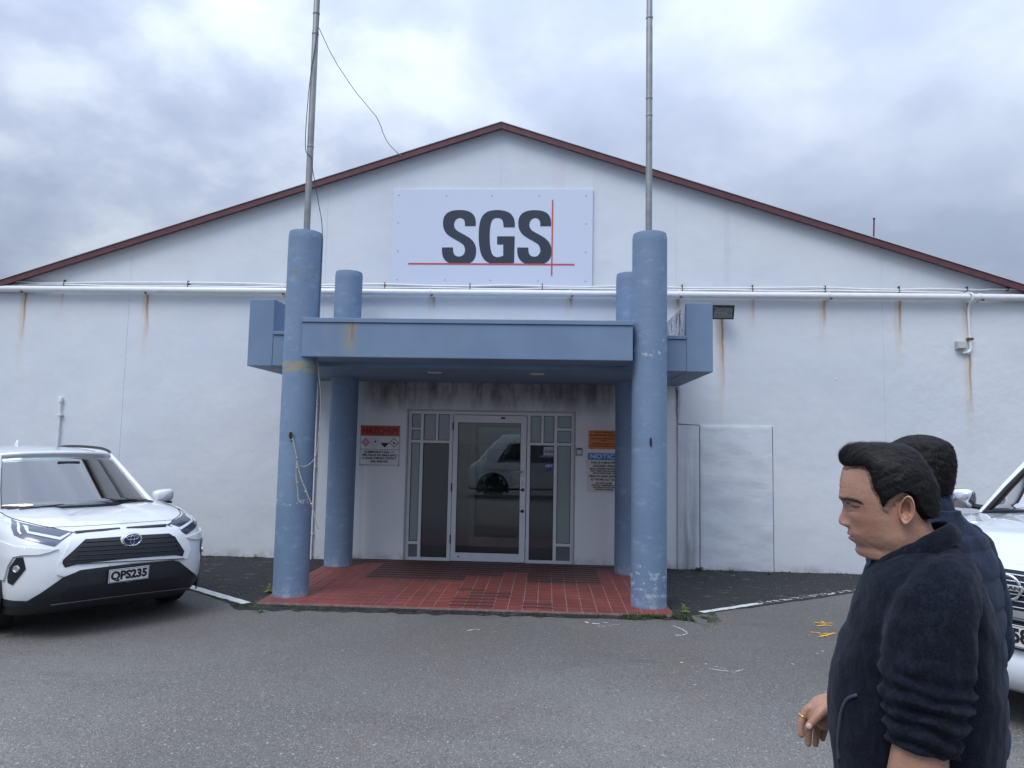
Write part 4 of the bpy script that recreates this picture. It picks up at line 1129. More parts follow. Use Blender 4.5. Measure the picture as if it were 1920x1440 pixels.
SUV = dict(plan=[(0,0),(-.012,.30),(-.045,.55),(-.12,.72),(-.26,.84),(-.46,.895),(-.80,.92),(-1.6,.925),(-2.6,.925),(-3.6,.92),(-4.1,.90),(-4.4,.84),(-4.54,.68),(-4.6,.35),(-4.6,0)],
    edge=[(-4.6,1.10),(-4.2,1.16),(-2.5,1.12),(-1.3,1.07),(-.9,1.045),(-.5,1.00),(-.25,.965),(0,.935)], bottom=[(-4.6,.28),(-3.9,.2),(-1.6,.2),(-.5,.20),(0,.22)],
    fracs=[0,.05,.12,.2,.28,.36,.44,.52,.60,.68,.75,.81,.86,.90,.94,.97,1.0], z0=.2, z1=1.0,
    recess=[(.2,-.17),(.26,-.09),(.34,-.03),(.45,0),(.60,-.005),(.72,-.03),(.82,-.055),(.9,-.09),(.96,-.15),(1.0,-.20)], recess_rear=[(.2,-.1),(.4,0),(.8,-.02),(1.0,-.12)],
    width=[(0,.93),(.1,.965),(.3,.985),(.5,.99),(.68,1.0),(.8,.992),(.92,.97),(1.0,.925)],
    crown=[(-4.6,.0),(-4,.0),(-1.6,.0),(-1.1,.03),(-.6,.045),(-.2,.035),(0,.02)],
    hood=lambda x, y: (.014*max(0, min(1, (abs(y)-.38-.12*x)/.07)) - .004) * (1 if x > -1.25 else 0) * min(1, max(0, (-x-.25)/.2)),
    wheels=(-.92,-3.61), wr=.345, arch=.385, track=.80)
SV = Vehicle('parked_suv', Vector((-3.695,-3.838,0)), R(-36.4), .937, SUV, CARW)
tag(SV.root, 'white compact sport utility car with plate QPS235 parked at an angle left of the entrance', 'car')
v = SV
for x in SUV['wheels']:
    for sg in (-1, 1): v.wheel(x, sg, .345, .22, R(-4) if x > -2 else 0)
cw, cwc = Vector((-1.0,0,1.085)), Vector((-1.30,.735,1.055))
tp, tpc = Vector((-1.86,0,1.61)), Vector((-2.05,.56,1.58))
# windscreen, roof, pillars, side glass
def mir(p): return Vector((p[0], -p[1], p[2]))
def lofted(v, name, A, B, mat, thick=.006, parent=None, m=12, mirror=False, arch=0, smooth=60):
    """surface between two 3D curves with equal point counts"""
    out = []
    for sg in ((1, -1) if mirror else (1,)):
        vs = []; n = len(A)
        for j in range(m+1):
            t = j/m
            for a, b in zip(A, B):
                p = Vector(a).lerp(Vector(b), t); p.z += arch*4*t*(1-t); vs.append((p.x, p.y*sg, p.z))
        mb = MB().add(vs, [(j*n+i, j*n+i+1, (j+1)*n+i+1, (j+1)*n+i) for j in range(m) for i in range(n-1)])
        o = mb.build(name, mat, parent or v.root, smooth=smooth)
        if thick: sm = o.modifiers.new('solid', 'SOLIDIFY'); sm.thickness = thick; sm.offset = 0
        out.append(o)
    return out
low = catmull([mir(cwc), (-1.10,-.45,1.075), cw, (-1.10,.45,1.075), cwc], n=5)
top = catmull([mir(tpc), (-1.92,-.35,1.601), tp, (-1.92,.35,1.601), tpc], n=5)
lofted(v, 'windscreen', low, top, CG, .005, m=8)
MB().tube([Vector(p)+Vector((.015,0,.004)) for p in low], .018, 6).build('cowl_trim', TRIM, v.root, smooth=60)
MB().tube([Vector(p)+Vector((-.012,0,.006)) for p in top], .024, 8).build('roof_header', CARW, v.root, smooth=60)
rear = catmull([(-4.12,-.54,1.60), (-4.20,-.3,1.615), (-4.22,0,1.62), (-4.20,.3,1.615), (-4.12,.54,1.60)], n=5)
mid_ = catmull([(-2.9,-.585,1.635), (-2.9,-.35,1.665), (-2.9,0,1.68), (-2.9,.35,1.665), (-2.9,.585,1.635)], n=5)
vs = []
nr = 24
for j in range(nr+1):
    t = j/nr
    for a, m_, b in zip(top, mid_, rear):
        p = Vector(a)*(1-t)*(1-2*t) + Vector(m_)*4*t*(1-t) + Vector(b)*t*(2*t-1); vs.append(p)
n_ = len(top)
o = MB().add(vs, [(j*n_+i, j*n_+i+1, (j+1)*n_+i+1, (j+1)*n_+i) for j in range(nr) for i in range(n_-1)]).build('roof', CARW, v.root, smooth=60)
sm = o.modifiers.new('solid', 'SOLIDIFY'); sm.thickness = .03; sm.offset = -1
railL = [(-2.05,.562,1.582),(-2.3,.588,1.612),(-2.9,.59,1.632),(-3.6,.575,1.622),(-4.12,.545,1.598)]
bpl = [(-1.24,.745,1.06),(-1.9,.80,1.085),(-2.7,.81,1.11),(-3.5,.80,1.14),(-4.35,.74,1.17)]
rp = catmull(railL, n=6); bp = catmull(bpl, n=6)
for sg in (1, -1):
    f = lambda P: [(p[0], p[1]*sg, p[2]) for p in P]
    MB().tube(f([(cwc.x+.05,cwc.y+.015,cwc.z-.02),cwc.lerp(tpc,.35)+Vector((0,.012,.004)),cwc.lerp(tpc,.7)+Vector((0,.008,.004)),tpc,(-2.15,.575,1.595)]), [.034,.03,.028,.028,.028], 8).build('pillar', CARW, v.root, smooth=60)
    MB().tube(f(rp), .024, 8).build('roof_side_rail', CARW, v.root, smooth=60)
    MB().tube(f([(-2.72,.81,1.1),(-2.78,.595,1.61)]), .04, 6).build('pillar', TRIM, v.root, smooth=60)
    MB().tube(f([(-3.60,.80,1.13),(-3.72,.58,1.60)]), .045, 6).build('pillar', CARW, v.root, smooth=60)
    MB().tube(f([(-4.35,.74,1.15),(-4.12,.545,1.59)]), .07, 6).build('pillar', CARW, v.root, smooth=60)
    rr = catmull(f([(-2.08,.565,1.600),(-2.18,.582,1.634),(-2.5,.605,1.662),(-3.1,.605,1.672),(-3.7,.59,1.66),(-3.98,.56,1.61)]), n=6)
    MB().tube(rr, .016, 8).build('roof_rail', TRIM, v.root, smooth=60)
A_ = [p for p in bp]; B_ = [p for p in rp]
lofted(v, 'side_glass', A_, B_, CG, .004, m=6, mirror=True)
PRIV = glass_mat('privacy_glass', (.10,.11,.12), body=(.01,.012,.013), alpha=.85)
v.quad('rear_glass', [(-4.44,-.66,1.17),(-4.44,.66,1.17),(-4.17,.52,1.59),(-4.17,-.52,1.59)], PRIV, (-.06,0,0))
MB().add([(p.x-.03 if k_ < n_ else p.x, p.y*.97, p.z-.035) for k_, p in enumerate(vs)], [(j*n_+i, j*n_+i+1, (j+1)*n_+i+1, (j+1)*n_+i) for j in range(nr) for i in range(n_-1)]).build('headliner', SEATM, v.root, smooth=60)
mb = MB()
for k_ in range(14): mb.tube([(-3.55,-.62+.05*k_,1.12),(-3.5,-.60+.05*k_,1.56)], .006, 4)
for k_ in range(4): mb.tube([(-3.54+.012*k_,-.63,1.18+.11*k_),(-3.54+.012*k_,.05,1.18+.11*k_)], .006, 4)
mb.build('cargo_barrier', PALE, v.root)
MB().lathe([(.0,1.745),(.018,1.72),(.03,1.68),(.035,1.66)], (-3.5,0,0), 12).build('roof_antenna', CARW, v.root, smooth=60)
# interior seen through the glass
mb = MB(); mb.prism([(-1.05,1.04),(-1.15,1.10),(-1.5,1.11),(-1.62,1.06),(-1.62,1.0)], (-.70,.70), 'y'); mb.build('dashboard', SEATM, v.root, bevel=.02)
t = empty('steering_wheel', (-1.80,-.36,1.08)); t.parent = v.root; t.rotation_euler = (0, R(-65), 0)
cc = [(.18*math.cos(2*math.pi*k/24), .18*math.sin(2*math.pi*k/24), 0) for k in range(25)]
MB().tube(cc, .014, 8).build('wheel_rim', SEATM, t, smooth=180)
for y in (-.37, .37): seat(v, -2.15, y, .90)
for y in (-.40, .0, .40): seat(v, -3.05, y, .92, .44)
MB().box(-1.72,-1.69,-.11,.11,1.47,1.53).build('interior_mirror', SEATM, v.root, bevel=.01)
mb = MB(); mb.box(-1.36,-1.34,.42,.55,1.16,1.20); 
# wipers
for a, b in (((-1.06,-.62,1.085),(-1.10,.02,1.125)), ((-1.04,.02,1.10),(-1.16,.60,1.10))):
    MB().tube([a, b], .009, 6).build('wiper', GAPM, v.root, smooth=60)
# door mirrors
for sg in (1, -1):
    t = empty('door_mirror', (-1.48, sg*.95, 1.12)); t.parent = v.root
    mb = MB(); vs = []; n = 16
    for j in range(9):
        a = -math.pi/2 + math.pi*j/8; rr = math.cos(a)**.55 if abs(math.cos(a)) > 1e-6 else 0
        for k in range(n):
            b = 2*math.pi*k/n; cy = math.copysign(abs(math.cos(b))**.6, math.cos(b)); cz = math.copysign(abs(math.sin(b))**.6, math.sin(b))
            vs.append((.075*math.sin(a), .125*rr*cy, .078*rr*cz + .01*cy*sg))
    mb.add(vs, [(j*n+k, j*n+(k+1)%n, (j+1)*n+(k+1)%n, (j+1)*n+k) for j in range(8) for k in range(n)])
    mb.build('mirror_cap', CARW, t, smooth=180)
    MB().box(-.06,.03,-.11,.11,-.092,-.066).build('mirror_base', TRIM, t, bevel=.012)
    MB().tube([(0,-sg*.08,-.08),(.02,-sg*.20,-.08)], .02, 6).build('mirror_arm', TRIM, t)
# front face, traced on the body (photo crop: 4.115 px per photo px from (0,830))
def cz_(*q): return [(x/4.115, 830 + y/4.115) for x, y in q]
GR = cz_((655,752),(920,733),(1100,718),(1300,708),(1345,735),(1413,838),(1400,878),(1330,868),(1000,895),(610,935),(500,966),(478,930),(485,905))
GO = cz_((560,715),(760,690),(920,672),(1100,668),(1350,655),(1385,680),(1450,760),(1470,830),(1440,895),(1380,905),(1330,905),(1000,935),(620,985),(495,1035),(440,1020),(445,930),(480,880))
v.patch('grille_surround', GO, CARW, .016, skirt=.03, bevel=.006)
LOWB = cz_((600,985),(1000,940),(1330,908),(1375,915),(1540,1048),(1552,1075),(1535,1120),(1480,1200),(1380,1215),(390,1262),(0,1262),(0,1215),(210,1222),(330,1150),(500,1030))
v.patch('lower_bumper', LOWB, TRIM, .012, bevel=.004)
o, = v.patch('grille', GR, GRILL, .020, skirt=.01)
for k in range(6):
    y0 = 776 + k*33; xl = 640 - k*26; xr = 1340 + k*14
    v.line('grille_bar', cz_((xl, y0), (900, y0-14-k*1), (xr, y0-44)), .0045, TRIM, parent=o, off=.024)
o, = v.patch('lower_grille', cz_((520,1120),(800,1085),(1370,1040),(1400,1060),(1395,1105),(1300,1125),(560,1210),(500,1208),(475,1180)), GRILL, .018, skirt=.002)
v.line('bumper_lip', cz_((390,1245),(560,1222),(1000,1165),(1300,1130),(1500,1105)), .006, plain('lip_grey', (.10,.11,.13), .4), off=.014)
hl_ = cz_((88,588),(130,612),(300,650),(430,668),(565,692),(500,740),(420,802),(300,775),(170,742),(110,715),(90,660))
for i, o in enumerate(v.patch('headlight', hl_, LAMPD, .006, mirror=True, skirt=.02, grid=4)):
    pass
hls = [o for o in v.root.children if o.name.startswith('headlight')]
sgn = 1
for poly in (cz_((175,640),(215,650),(225,690),(460,735),(530,700),(545,706),(465,757),(215,705)), cz_((130,620),(150,626),(160,690),(172,712),(160,714),(140,690))):
    v.patch('light_guide', poly, LAMPL, .012, mirror=True, skirt=.0, grid=3)
for o in [o for o in v.root.children if o.name.startswith('light_guide')]:
    side = 1 if sum(q.co.y for q in o.data.vertices) > 0 else -1
    for h in hls:
        if (sum(q.co.y for q in h.data.vertices) > 0) == (side > 0): o.parent = h
v.patch('fog_lamp_housing', cz_((130,888),(180,885),(200,975),(100,1098),(65,1080),(62,1040),(80,960)), GRILL, .008, mirror=True, grid=4)
for h in [o for o in v.root.children if o.name.startswith('fog_lamp')]:
    sg = 1 if sum(q.co.y for q in h.data.vertices) > 0 else -1
    a, nn = v.hit(*cz_((132,975))[0]); a = Vector((a.x, abs(a.y)*sg, a.z)); nn = Vector((nn.x, abs(nn.y)*sg, nn.z))
    o = MB().lathe([(0,.012),(.018,.014),(.022,.02),(.030,.018),(.034,.006)], (0,0,0), 18).build('fog_lamp', CHROME, h, smooth=50)
    o.location = a; o.rotation_euler = nn.to_track_quat('Z', 'Y').to_euler()
# raised cheek below each headlight and creases
v.patch('bumper_cheek', cz_((10,760),(120,800),(300,820),(455,822),(380,852),(300,870),(180,872),(110,885),(70,950),(40,1060),(20,1060),(-40,1000),(-60,800)), CARW, .016, mirror=True, bevel=.008, grid=5)
v.line('panel_gap', cz_((0,535),(88,582),(300,638),(420,660),(560,690),(780,680),(920,662)), .0045, GAPM, mirror=True, off=.000)
v.line('panel_gap', cz_((350,655),(700,640),(1100,612),(1450,588)), .003, GAPM, off=.000)
v.patch('bonnet_shadow_gap', cz_((575,692),(920,664),(925,676),(780,692),(590,708)), GRILL, .018, mirror=True, grid=4)
# badge: three plain crossed ovals inside a ring
a, nn = v.hit(243, 1008.5)
t = empty('front_badge', a + Vector((.062,0,-.012))); t.parent = v.root; t.rotation_euler = (R(0), R(0), R(90))
def ring_(nm, rx, rz, r_, cx=0, cz2=0, mat=CHROME, y=0, par=None):
    pts = [(cx + rx*math.cos(2*math.pi*k/36), y, cz2 + rz*math.sin(2*math.pi*k/36)) for k in range(37)]
    return MB().tube(pts, r_, 6, cap=False).build(nm, mat, par or t, smooth=180)
pl_ = [(.095*math.cos(2*math.pi*k/36), .070*math.sin(2*math.pi*k/36)) for k in range(36)]
MB().prism(pl_, (.004,.05), 'y').build('badge_mount', CARW, t, bevel=.008)
pl_ = [(.080*math.cos(2*math.pi*k/36), .056*math.sin(2*math.pi*k/36)) for k in range(36)]
MB().prism(pl_, (-.001,.012), 'y').build('badge_field', plain('badge_field_blue', (.012,.03,.11), .2, coat=1), t)
ring_('badge_ring', .079, .055, .006, y=-.002)
ring_('badge_oval', .055, .017, .0038, cz2=.020, y=-.005); ring_('badge_oval', .018, .046, .0038, cz2=-.002, y=-.006)
a, nn = v.hit(240, 1076)
pt = plate(v, 'QPS235', a + Vector((.030,0,0)), R(4))
text_obj('DEALER' if 0 else '-----------', 'frame_print', FADE, pt, (0,-.001,-.071), .012, depth=.0004)

# ------------------------------------------------------------------ ute on the right edge
UTE = dict(plan=[(0,0),(-.01,.30),(-.05,.58),(-.13,.76),(-.28,.87),(-.5,.915),(-.9,.925),(-2,.925),(-3.4,.925),(-4.6,.92),(-5.1,.90),(-5.22,.8),(-5.25,.4),(-5.25,0)],
    edge=[(-5.25,1.02),(-3.6,1.04),(-2.5,1.12),(-1.4,1.20),(-.9,1.15),(-.4,1.07),(-.15,1.03),(0,.99)], bottom=[(-5.25,.5),(-4.4,.40),(-1.6,.34),(-.5,.26),(0,.24)],
    fracs=[0,.05,.12,.2,.28,.36,.44,.52,.60,.68,.75,.81,.86,.90,.94,.97,1.0], z0=.24, z1=1.05, trimz=.1,
    recess=[(.24,-.10),(.3,-.02),(.38,0),(.47,-.02),(.52,-.06),(.8,-.07),(.95,-.09),(1.05,-.14)], recess_rear=[(.24,-.1),(.5,0),(1.05,0)],
    width=[(0,.95),(.1,.97),(.3,.99),(.6,1.0),(.85,.985),(.95,.96),(1.0,.925)],
    crown=[(-5.25,.0),(-1.9,.0),(-1.3,.05),(-.6,.07),(-.2,.05),(0,.02)],
    hood=lambda x, y: (.018*max(0, min(1, (.5-abs(y))/.06)) - .004) * (1 if x > -1.45 else 0) * min(1, max(0, (-x-.2)/.3)),
    wheels=(-.93,-4.13), wr=.38, arch=.43, track=.78)
UV = Vehicle('parked_ute', Vector((2.845,-5.415,0)), R(-143.7), 1.0, UTE, UTEW)
tag(UV.root, 'white vehicle with chrome mirror and plate ending 587, mostly hidden behind the two men', 'car')
v = UV
for x in UTE['wheels']:
    for sg in (-1, 1): v.wheel(x, sg, .38, .25, 0, 6)
low = catmull([(-1.56,-.74,1.21), (-1.44,-.45,1.25), (-1.40,0,1.265), (-1.44,.45,1.25), (-1.56,.74,1.21)], n=5)
top = catmull([(-2.28,-.60,1.72), (-2.24,-.35,1.745), (-2.22,0,1.755), (-2.24,.35,1.745), (-2.28,.60,1.72)], n=5)
lofted(v, 'windscreen', low, top, CGU, .005, m=8)
MB().tube([Vector(p)+Vector((.02,0,.0)) for p in low], .022, 6).build('cowl_trim', TRIM, v.root, smooth=60)
rear = [Vector((-3.65 - (.03 if abs(p.y) < .4 else 0), p.y, p.z+.02)) for p in top]
lofted(v, 'roof', top, rear, UTEW, .02, m=12, arch=.05)
for sg in (1, -1):
    f = lambda P: [(p[0], p[1]*sg, p[2]) for p in P]
    MB().tube(f([(-1.55,.765,1.19),(-1.85,.70,1.42),(-2.12,.625,1.63),(-2.30,.585,1.725),(-3.0,.59,1.77),(-3.65,.58,1.74),(-3.80,.70,1.10)]), [.035,.035,.032,.030,.028,.03,.04], 8).build('pillar', UTEW, v.root, smooth=60)
    MB().tube(f([(-1.50,.735,1.20),(-1.82,.672,1.42),(-2.10,.598,1.62),(-2.22,.57,1.70)]), .016, 6).build('windscreen_seal', GAPM, v.root, smooth=60)
    MB().tube(f([(-2.75,.80,1.12),(-2.85,.60,1.74)]), .04, 6).build('pillar', TRIM, v.root, smooth=60)
A_ = catmull([(-1.62,.77,1.17),(-2.6,.80,1.13),(-3.75,.78,1.09)], n=6); B_ = catmull([(-2.28,.585,1.72),(-3.0,.59,1.76),(-3.65,.58,1.73)], n=6)
lofted(v, 'side_glass', A_, B_, CG, .004, m=6, mirror=True)
v.quad('rear_glass', [(-3.80,-.70,1.12),(-3.80,.70,1.12),(-3.67,.56,1.72),(-3.67,-.56,1.72)], CG)
mb = MB(); mb.prism([(-1.45,1.16),(-1.55,1.24),(-1.9,1.25),(-2.0,1.18)], (-.70,.70), 'y'); mb.build('dashboard', SEATM, v.root, bevel=.02)
for y in (-.38, .38): seat(v, -2.5, y, 1.0, .48)
t = empty('tub', (-4.5,0,1.03)); t.parent = v.root
MB().box(-.68,.70,-.78,.78,-.02,.02).build('tub_floor', TRIM, t)
for sg in (1, -1): MB().box(-.72,.72,sg*.80-.05,sg*.80+.05,-.02,.06).build('tub_rail', UTEW, t, bevel=.015)
# door mirrors in chrome caps
for sg in (1, -1):
    t = empty('door_mirror', (-1.83, sg*1.03, 1.30)); t.parent = v.root
    mb = MB(); vs = []; n = 16
    for j in range(9):
        a = -math.pi/2 + math.pi*j/8; rr = math.cos(a)**.5 if abs(math.cos(a)) > 1e-6 else 0
        for k in range(n):
            b = 2*math.pi*k/n; cy = math.copysign(abs(math.cos(b))**.55, math.cos(b)); cz = math.copysign(abs(math.sin(b))**.55, math.sin(b))
            vs.append((.08*math.sin(a), .105*rr*cy, .09*rr*cz))
    mb.add(vs, [(j*n+k, j*n+(k+1)%n, (j+1)*n+(k+1)%n, (j+1)*n+k) for j in range(8) for k in range(n)])
    mb.build('mirror_cap', CHROME, t, smooth=180)
    MB().tube([(0,-sg*.06,-.06),(.03,-sg*.22,-.07)], .025, 6).build('mirror_arm', TRIM, t)
# front face: grille, bars, badge, plate, chrome strip
GP = [(-.50,.86),(.50,.86),(.62,1.00),(.60,1.06),(-.60,1.06),(-.62,1.00)]
v.patch('grille_frame', [(-.54,.695),(.54,.695),(.68,.90),(.66,1.005),(-.66,1.005),(-.68,.90)], CHROME, .012, front=True, grid=.06, bevel=.006)
o, = v.patch('grille', [(-.50,.745),(.50,.745),(.62,.91),(.60,.975),(-.60,.975),(-.62,.91)], GRILL, .018, front=True, grid=.06, skirt=.005)
for k in range(6):
    z = .765 + k*.038; w_ = .52 + .015*k; pts = []
    for i in range(25):
        y = -w_ + 2*w_*i/24; h = v.bvh.ray_cast(Vector((2, y, z)), Vector((-1,0,0))); pts.append(h[0] + Vector((.024,0,0)))
    MB().tube(pts, .0055, 6).build('grille_bar', CHROME, o, smooth=180)
v.patch('lower_grille', [(-.70,.505),(.70,.505),(.66,.685),(-.66,.685)], GRILL, .010, front=True, grid=.06)
for sg in (1, -1):
    h = v.patch('headlight', [(sg*.72,.80),(sg*.90,.82),(sg*.92,.96),(sg*.72,.99)], LAMPD, .006, front=True, grid=.04)[0]
    v.patch('fog_lamp_housing', [(sg*.70,.34),(sg*.84,.35),(sg*.84,.44),(sg*.70,.45)], GRILL, .006, front=True, grid=.05)
h = v.bvh.ray_cast(Vector((2,0,.88)), Vector((-1,0,0)))[0]
t = empty('front_badge', (h.x+.045, 0, .88)); t.parent = v.root; t.rotation_euler = (0,0,R(90))
pts = [(.076*math.cos(2*math.pi*k/40), 0, .076*math.sin(2*math.pi*k/40)) for k in range(41)]
MB().tube(pts, .0085, 8, cap=False).build('badge_ring', CHROME, t, smooth=180)
MB().box(-.092,.092,-.012,.012,-.018,.018).build('badge_bar', plain('satin_chrome', (.6,.62,.65), .3, metal=.7), t, bevel=.004)
text_obj('NISSAN', 'lettering', BLACK, t, (0,-.0135,0), .030, thick=.0008, width=.160, depth=.001)
plate(v, 'KQG587', (.0, 0, .60), R(2), width=.37, height=.135, ch=.115, tw=.35)
v.patch('bumper_scrape', [(.09,.36),(.12,.35),(.14,.40),(.12,.44),(.13,.46),(.10,.42)], GAPM, .002, front=True, grid=.02)
mb = MB()

# ------------------------------------------------------------------ people
def skin_mat(name, base, lips=None, lipc=None):
    m, t, b = newmat(name); nb = NB(t); nb.pos()
    c = nb.mix(nb.rng(nb.noise(22, 4, .6), .3, .7), tuple(x*.88 for x in base), tuple(min(1, x*1.08) for x in base))
    c = nb.mix(nb.m('MULTIPLY', nb.rng(nb.noise(170, 4, .7), .5, .72), .35), c, (base[0]*.70, base[1]*.60, base[2]*.55))
    c = nb.mix(nb.m('MULTIPLY', nb.rng(nb.noise(45, 4, .7), .48, .7), .30), c, (base[0]*1.12, base[1]*.86, base[2]*.82))
    c = nb.mix(nb.m('MULTIPLY', nb.rng(nb.vor(75), .03, .055, 1., 0.), .35), c, (base[0]*.5, base[1]*.4, base[2]*.35))
    def spot(c, p, rad, col, amt):
        n = nb.node('ShaderNodeVectorMath', operation='DISTANCE'); t.links.new(nb.pos(), n.inputs[0]); n.inputs[1].default_value = p
        g = nb.rng(n.outputs['Value'], rad*.3, rad, amt, 0.)
        return nb.mix(g, c, col)
    for q in (lips or []): c = spot(c, *q)
    t.links.new(c, b.inputs['Base Color'])
    b.inputs['Roughness'].default_value = .44; b.inputs['Specular IOR Level'].default_value = .5
    b.inputs['Subsurface Weight'].default_value = .12; b.inputs['Subsurface Radius'].default_value = (.6,.25,.12); b.inputs['Subsurface Scale'].default_value = .008
    t.links.new(nb.bump(nb.noise(260, 4, .65), .55, .0012, nb.bump(nb.noise(70, 4, .6), .4, .003)), b.inputs['Normal'])
    return m
def fleece_mat(name, lo, hi, fuzz=.35, quilt=False):
    m, t, b = newmat(name); nb = NB(t)
    n1 = nb.noise(260, 4, .7); n2 = nb.noise(70, 5, .65, stretch=(1,1,.5)); n3 = nb.noise(12, 5, .6)
    c = nb.mix(nb.rng(n1, .35, .68), lo, hi)
    c = nb.mix(nb.m('MULTIPLY', nb.rng(n2, .45, .7), .5), c, tuple(x*1.5 for x in hi))
    c = nb.mix(nb.m('MULTIPLY', nb.rng(n3, .4, .7), .25), c, tuple(x*.6 for x in lo))
    t.links.new(c, b.inputs['Base Color'])
    b.inputs['Roughness'].default_value = 1.0; b.inputs['Specular IOR Level'].default_value = .1
    b.inputs['Sheen Weight'].default_value = fuzz; b.inputs['Sheen Roughness'].default_value = .5; b.inputs['Sheen Tint'].default_value = (.55,.62,.8,1)
    a = nb.bump(n3, .5, .012)
    a = nb.bump(nb.noise(38, 5, .6, stretch=(1,1,1.5)), .35, .004, a)
    t.links.new(nb.bump(n1, .5, .0016, a), b.inputs['Normal']); return m
HAIR = plain('black_hair', (.0045,.004,.0045), .62, var=.4, scale=90, spec=.22)
SKIN1 = None
FLEECE = fleece_mat('navy_fleece', (.0040,.0052,.0095), (.0115,.0145,.0240), .09)
QUILT = fleece_mat('quilted_navy_nylon', (.0125,.0185,.0340), (.0200,.0290,.0520), .12)
TROU = plain('dark_trousers', (.016,.018,.026), .9, var=.2)
SHOE = plain('black_shoe', (.012,.012,.012), .5)
GOLD = plain('gold', (.85,.58,.22), .22, metal=1.0)
PIPE = plain('pocket_piping', (.035,.05,.065), .5)
NAIL = plain('fingernail', (.72,.50,.46), .3)

class Man:
    def __init__(s, px, depth, heading):
        p = CAM + ray(px, 900)*depth; s.o = Vector((p.x, p.y, 0)); s.h = heading
        s.W = Matrix.Translation(s.o) @ Matrix.Rotation(heading, 4, 'Z'); s.I = s.W.inverted()
        s.c = s.I @ CAM; s.root = empty('person', s.o, heading)
    def loc(s, px, py, Y=0.):       # photo pixel -> local point on the person's own plane y = Y
        d = s.I.to_3x3() @ ray(px, py); t = (Y - s.c.y)/d.y; return s.c + d*t
    def dirn(s, px, py): return (s.I.to_3x3() @ ray(px, py)).normalized()
def smoothpts(P, n=8): return catmull(P, n=n)
def limb(mb, pts, radii, n=28, dens=10, disp=None, cap=True):
    """swept tube, radii (rx, ry) per control point; disp(t, angle) adds to the radius"""
    C = catmull(pts, n=dens); RR = catmull([(r_[0], r_[1], 0) if hasattr(r_, '__len__') else (r_, r_, 0) for r_ in radii], n=dens)
    vs = []; prev = None; m = len(C)
    for i, p in enumerate(C):
        t = (C[min(i+1, m-1)] - C[max(i-1, 0)]).normalized()
        u = (Vector((1,0,0)) - t*t.x) if prev is None else prev - t*prev.dot(t)
        if u.length < 1e-3: u = Vector((0,1,0)).cross(t)
        u.normalize(); prev = u; v = t.cross(u)
        for k in range(n):
            a = 2*math.pi*k/n; d = disp(i/(m-1), a) if disp else 0
            vs.append(p + u*math.cos(a)*(RR[i].x+d) + v*math.sin(a)*(RR[i].y+d))
    fs = [(i*n+k, i*n+(k+1)%n, (i+1)*n+(k+1)%n, (i+1)*n+k) for i in range(m-1) for k in range(n)]
    if cap:
        b = len(vs); vs += [C[0], C[-1]]
        fs += [(k, b, (k+1)%n) for k in range(n)] + [((m-1)*n+(k+1)%n, b+1, (m-1)*n+k) for k in range(n)]
    mb.add(vs, fs)
def finger(mb, pts, radii, n=12):
    P = [Vector(p) for p in pts]; d = (P[-1]-P[-2]).normalized(); r_ = radii[-1]
    P2 = P + [P[-1]+d*r_*.55, P[-1]+d*r_*.9, P[-1]+d*r_*1.02]; R2 = list(radii) + [r_*.80, r_*.42, r_*.08]
    limb(mb, P2, R2, n, 5)
def ball(mb, c, rx, ry, rz, n=16, m=10):
    vs = []; c = Vector(c)
    for j in range(m+1):
        a = math.pi*j/m
        for k in range(n):
            b = 2*math.pi*k/n; vs.append((c.x + rx*math.sin(a)*math.cos(b), c.y + ry*math.sin(a)*math.sin(b), c.z + rz*math.cos(a)))
    mb.add(vs, [(j*n+k, (j+1)*n+k, (j+1)*n+(k+1)%n, j*n+(k+1)%n) for j in range(m) for k in range(n)])
def fuse(mb, voxel, smooth=2, sf=.5):
    """union of closed pieces into one skin; returns a mesh"""
    o = mb.build('tmp', SHOE, None)
    bm = bmesh.new(); bm.from_mesh(o.data); bmesh.ops.remove_doubles(bm, verts=bm.verts, dist=1e-5); bmesh.ops.recalc_face_normals(bm, faces=bm.faces); bm.to_mesh(o.data); bm.free()
    r_ = o.modifiers.new('r', 'REMESH'); r_.mode = 'VOXEL'; r_.voxel_size = voxel; r_.adaptivity = 0
    if smooth: q = o.modifiers.new('s', 'SMOOTH'); q.iterations = smooth; q.factor = sf
    bpy.context.view_layer.update()
    me = bpy.data.meshes.new_from_object(o.evaluated_get(bpy.context.evaluated_depsgraph_get()))
    bpy.data.objects.remove(o); return me
def obj_from(me, name, mat, parent):
    me.name = name; me.materials.clear(); me.materials.append(mat); me.polygons.foreach_set('use_smooth', [True]*len(me.polygons))
    o = bpy.data.objects.new(name, me); COL.objects.link(o); o.parent = parent; return o
def tab(T, z):           # piecewise smooth table (sorted by first value)
    if z <= T[0][0]: return T[0][1]
    if z >= T[-1][0]: return T[-1][1]
    for i in range(len(T)-1):
        if z <= T[i+1][0]:
            x0, y0 = T[i]; x1, y1 = T[i+1]; t = (z-x0)/(x1-x0)
            m0 = (y1 - T[i-1][1])/(x1 - T[i-1][0]) if i > 0 else (y1-y0)/(x1-x0)
            m1 = (T[i+2][1] - y0)/(T[i+2][0] - x0) if i+2 < len(T) else (y1-y0)/(x1-x0)
            h = x1-x0
            return (2*t**3-3*t*t+1)*y0 + (t**3-2*t*t+t)*h*m0 + (-2*t**3+3*t*t)*y1 + (t**3-t*t)*h*m1
G = lambda d, s_: math.exp(-(d/s_)**2)
def inpoly(x, y, P):
    c = False; n = len(P)
    for i in range(n):
        a, b = P[i], P[(i+1) % n]
        if (a[1] > y) != (b[1] > y) and x < (b[0]-a[0])*(y-a[1])/(b[1]-a[1])+a[0]: c = not c
    return c
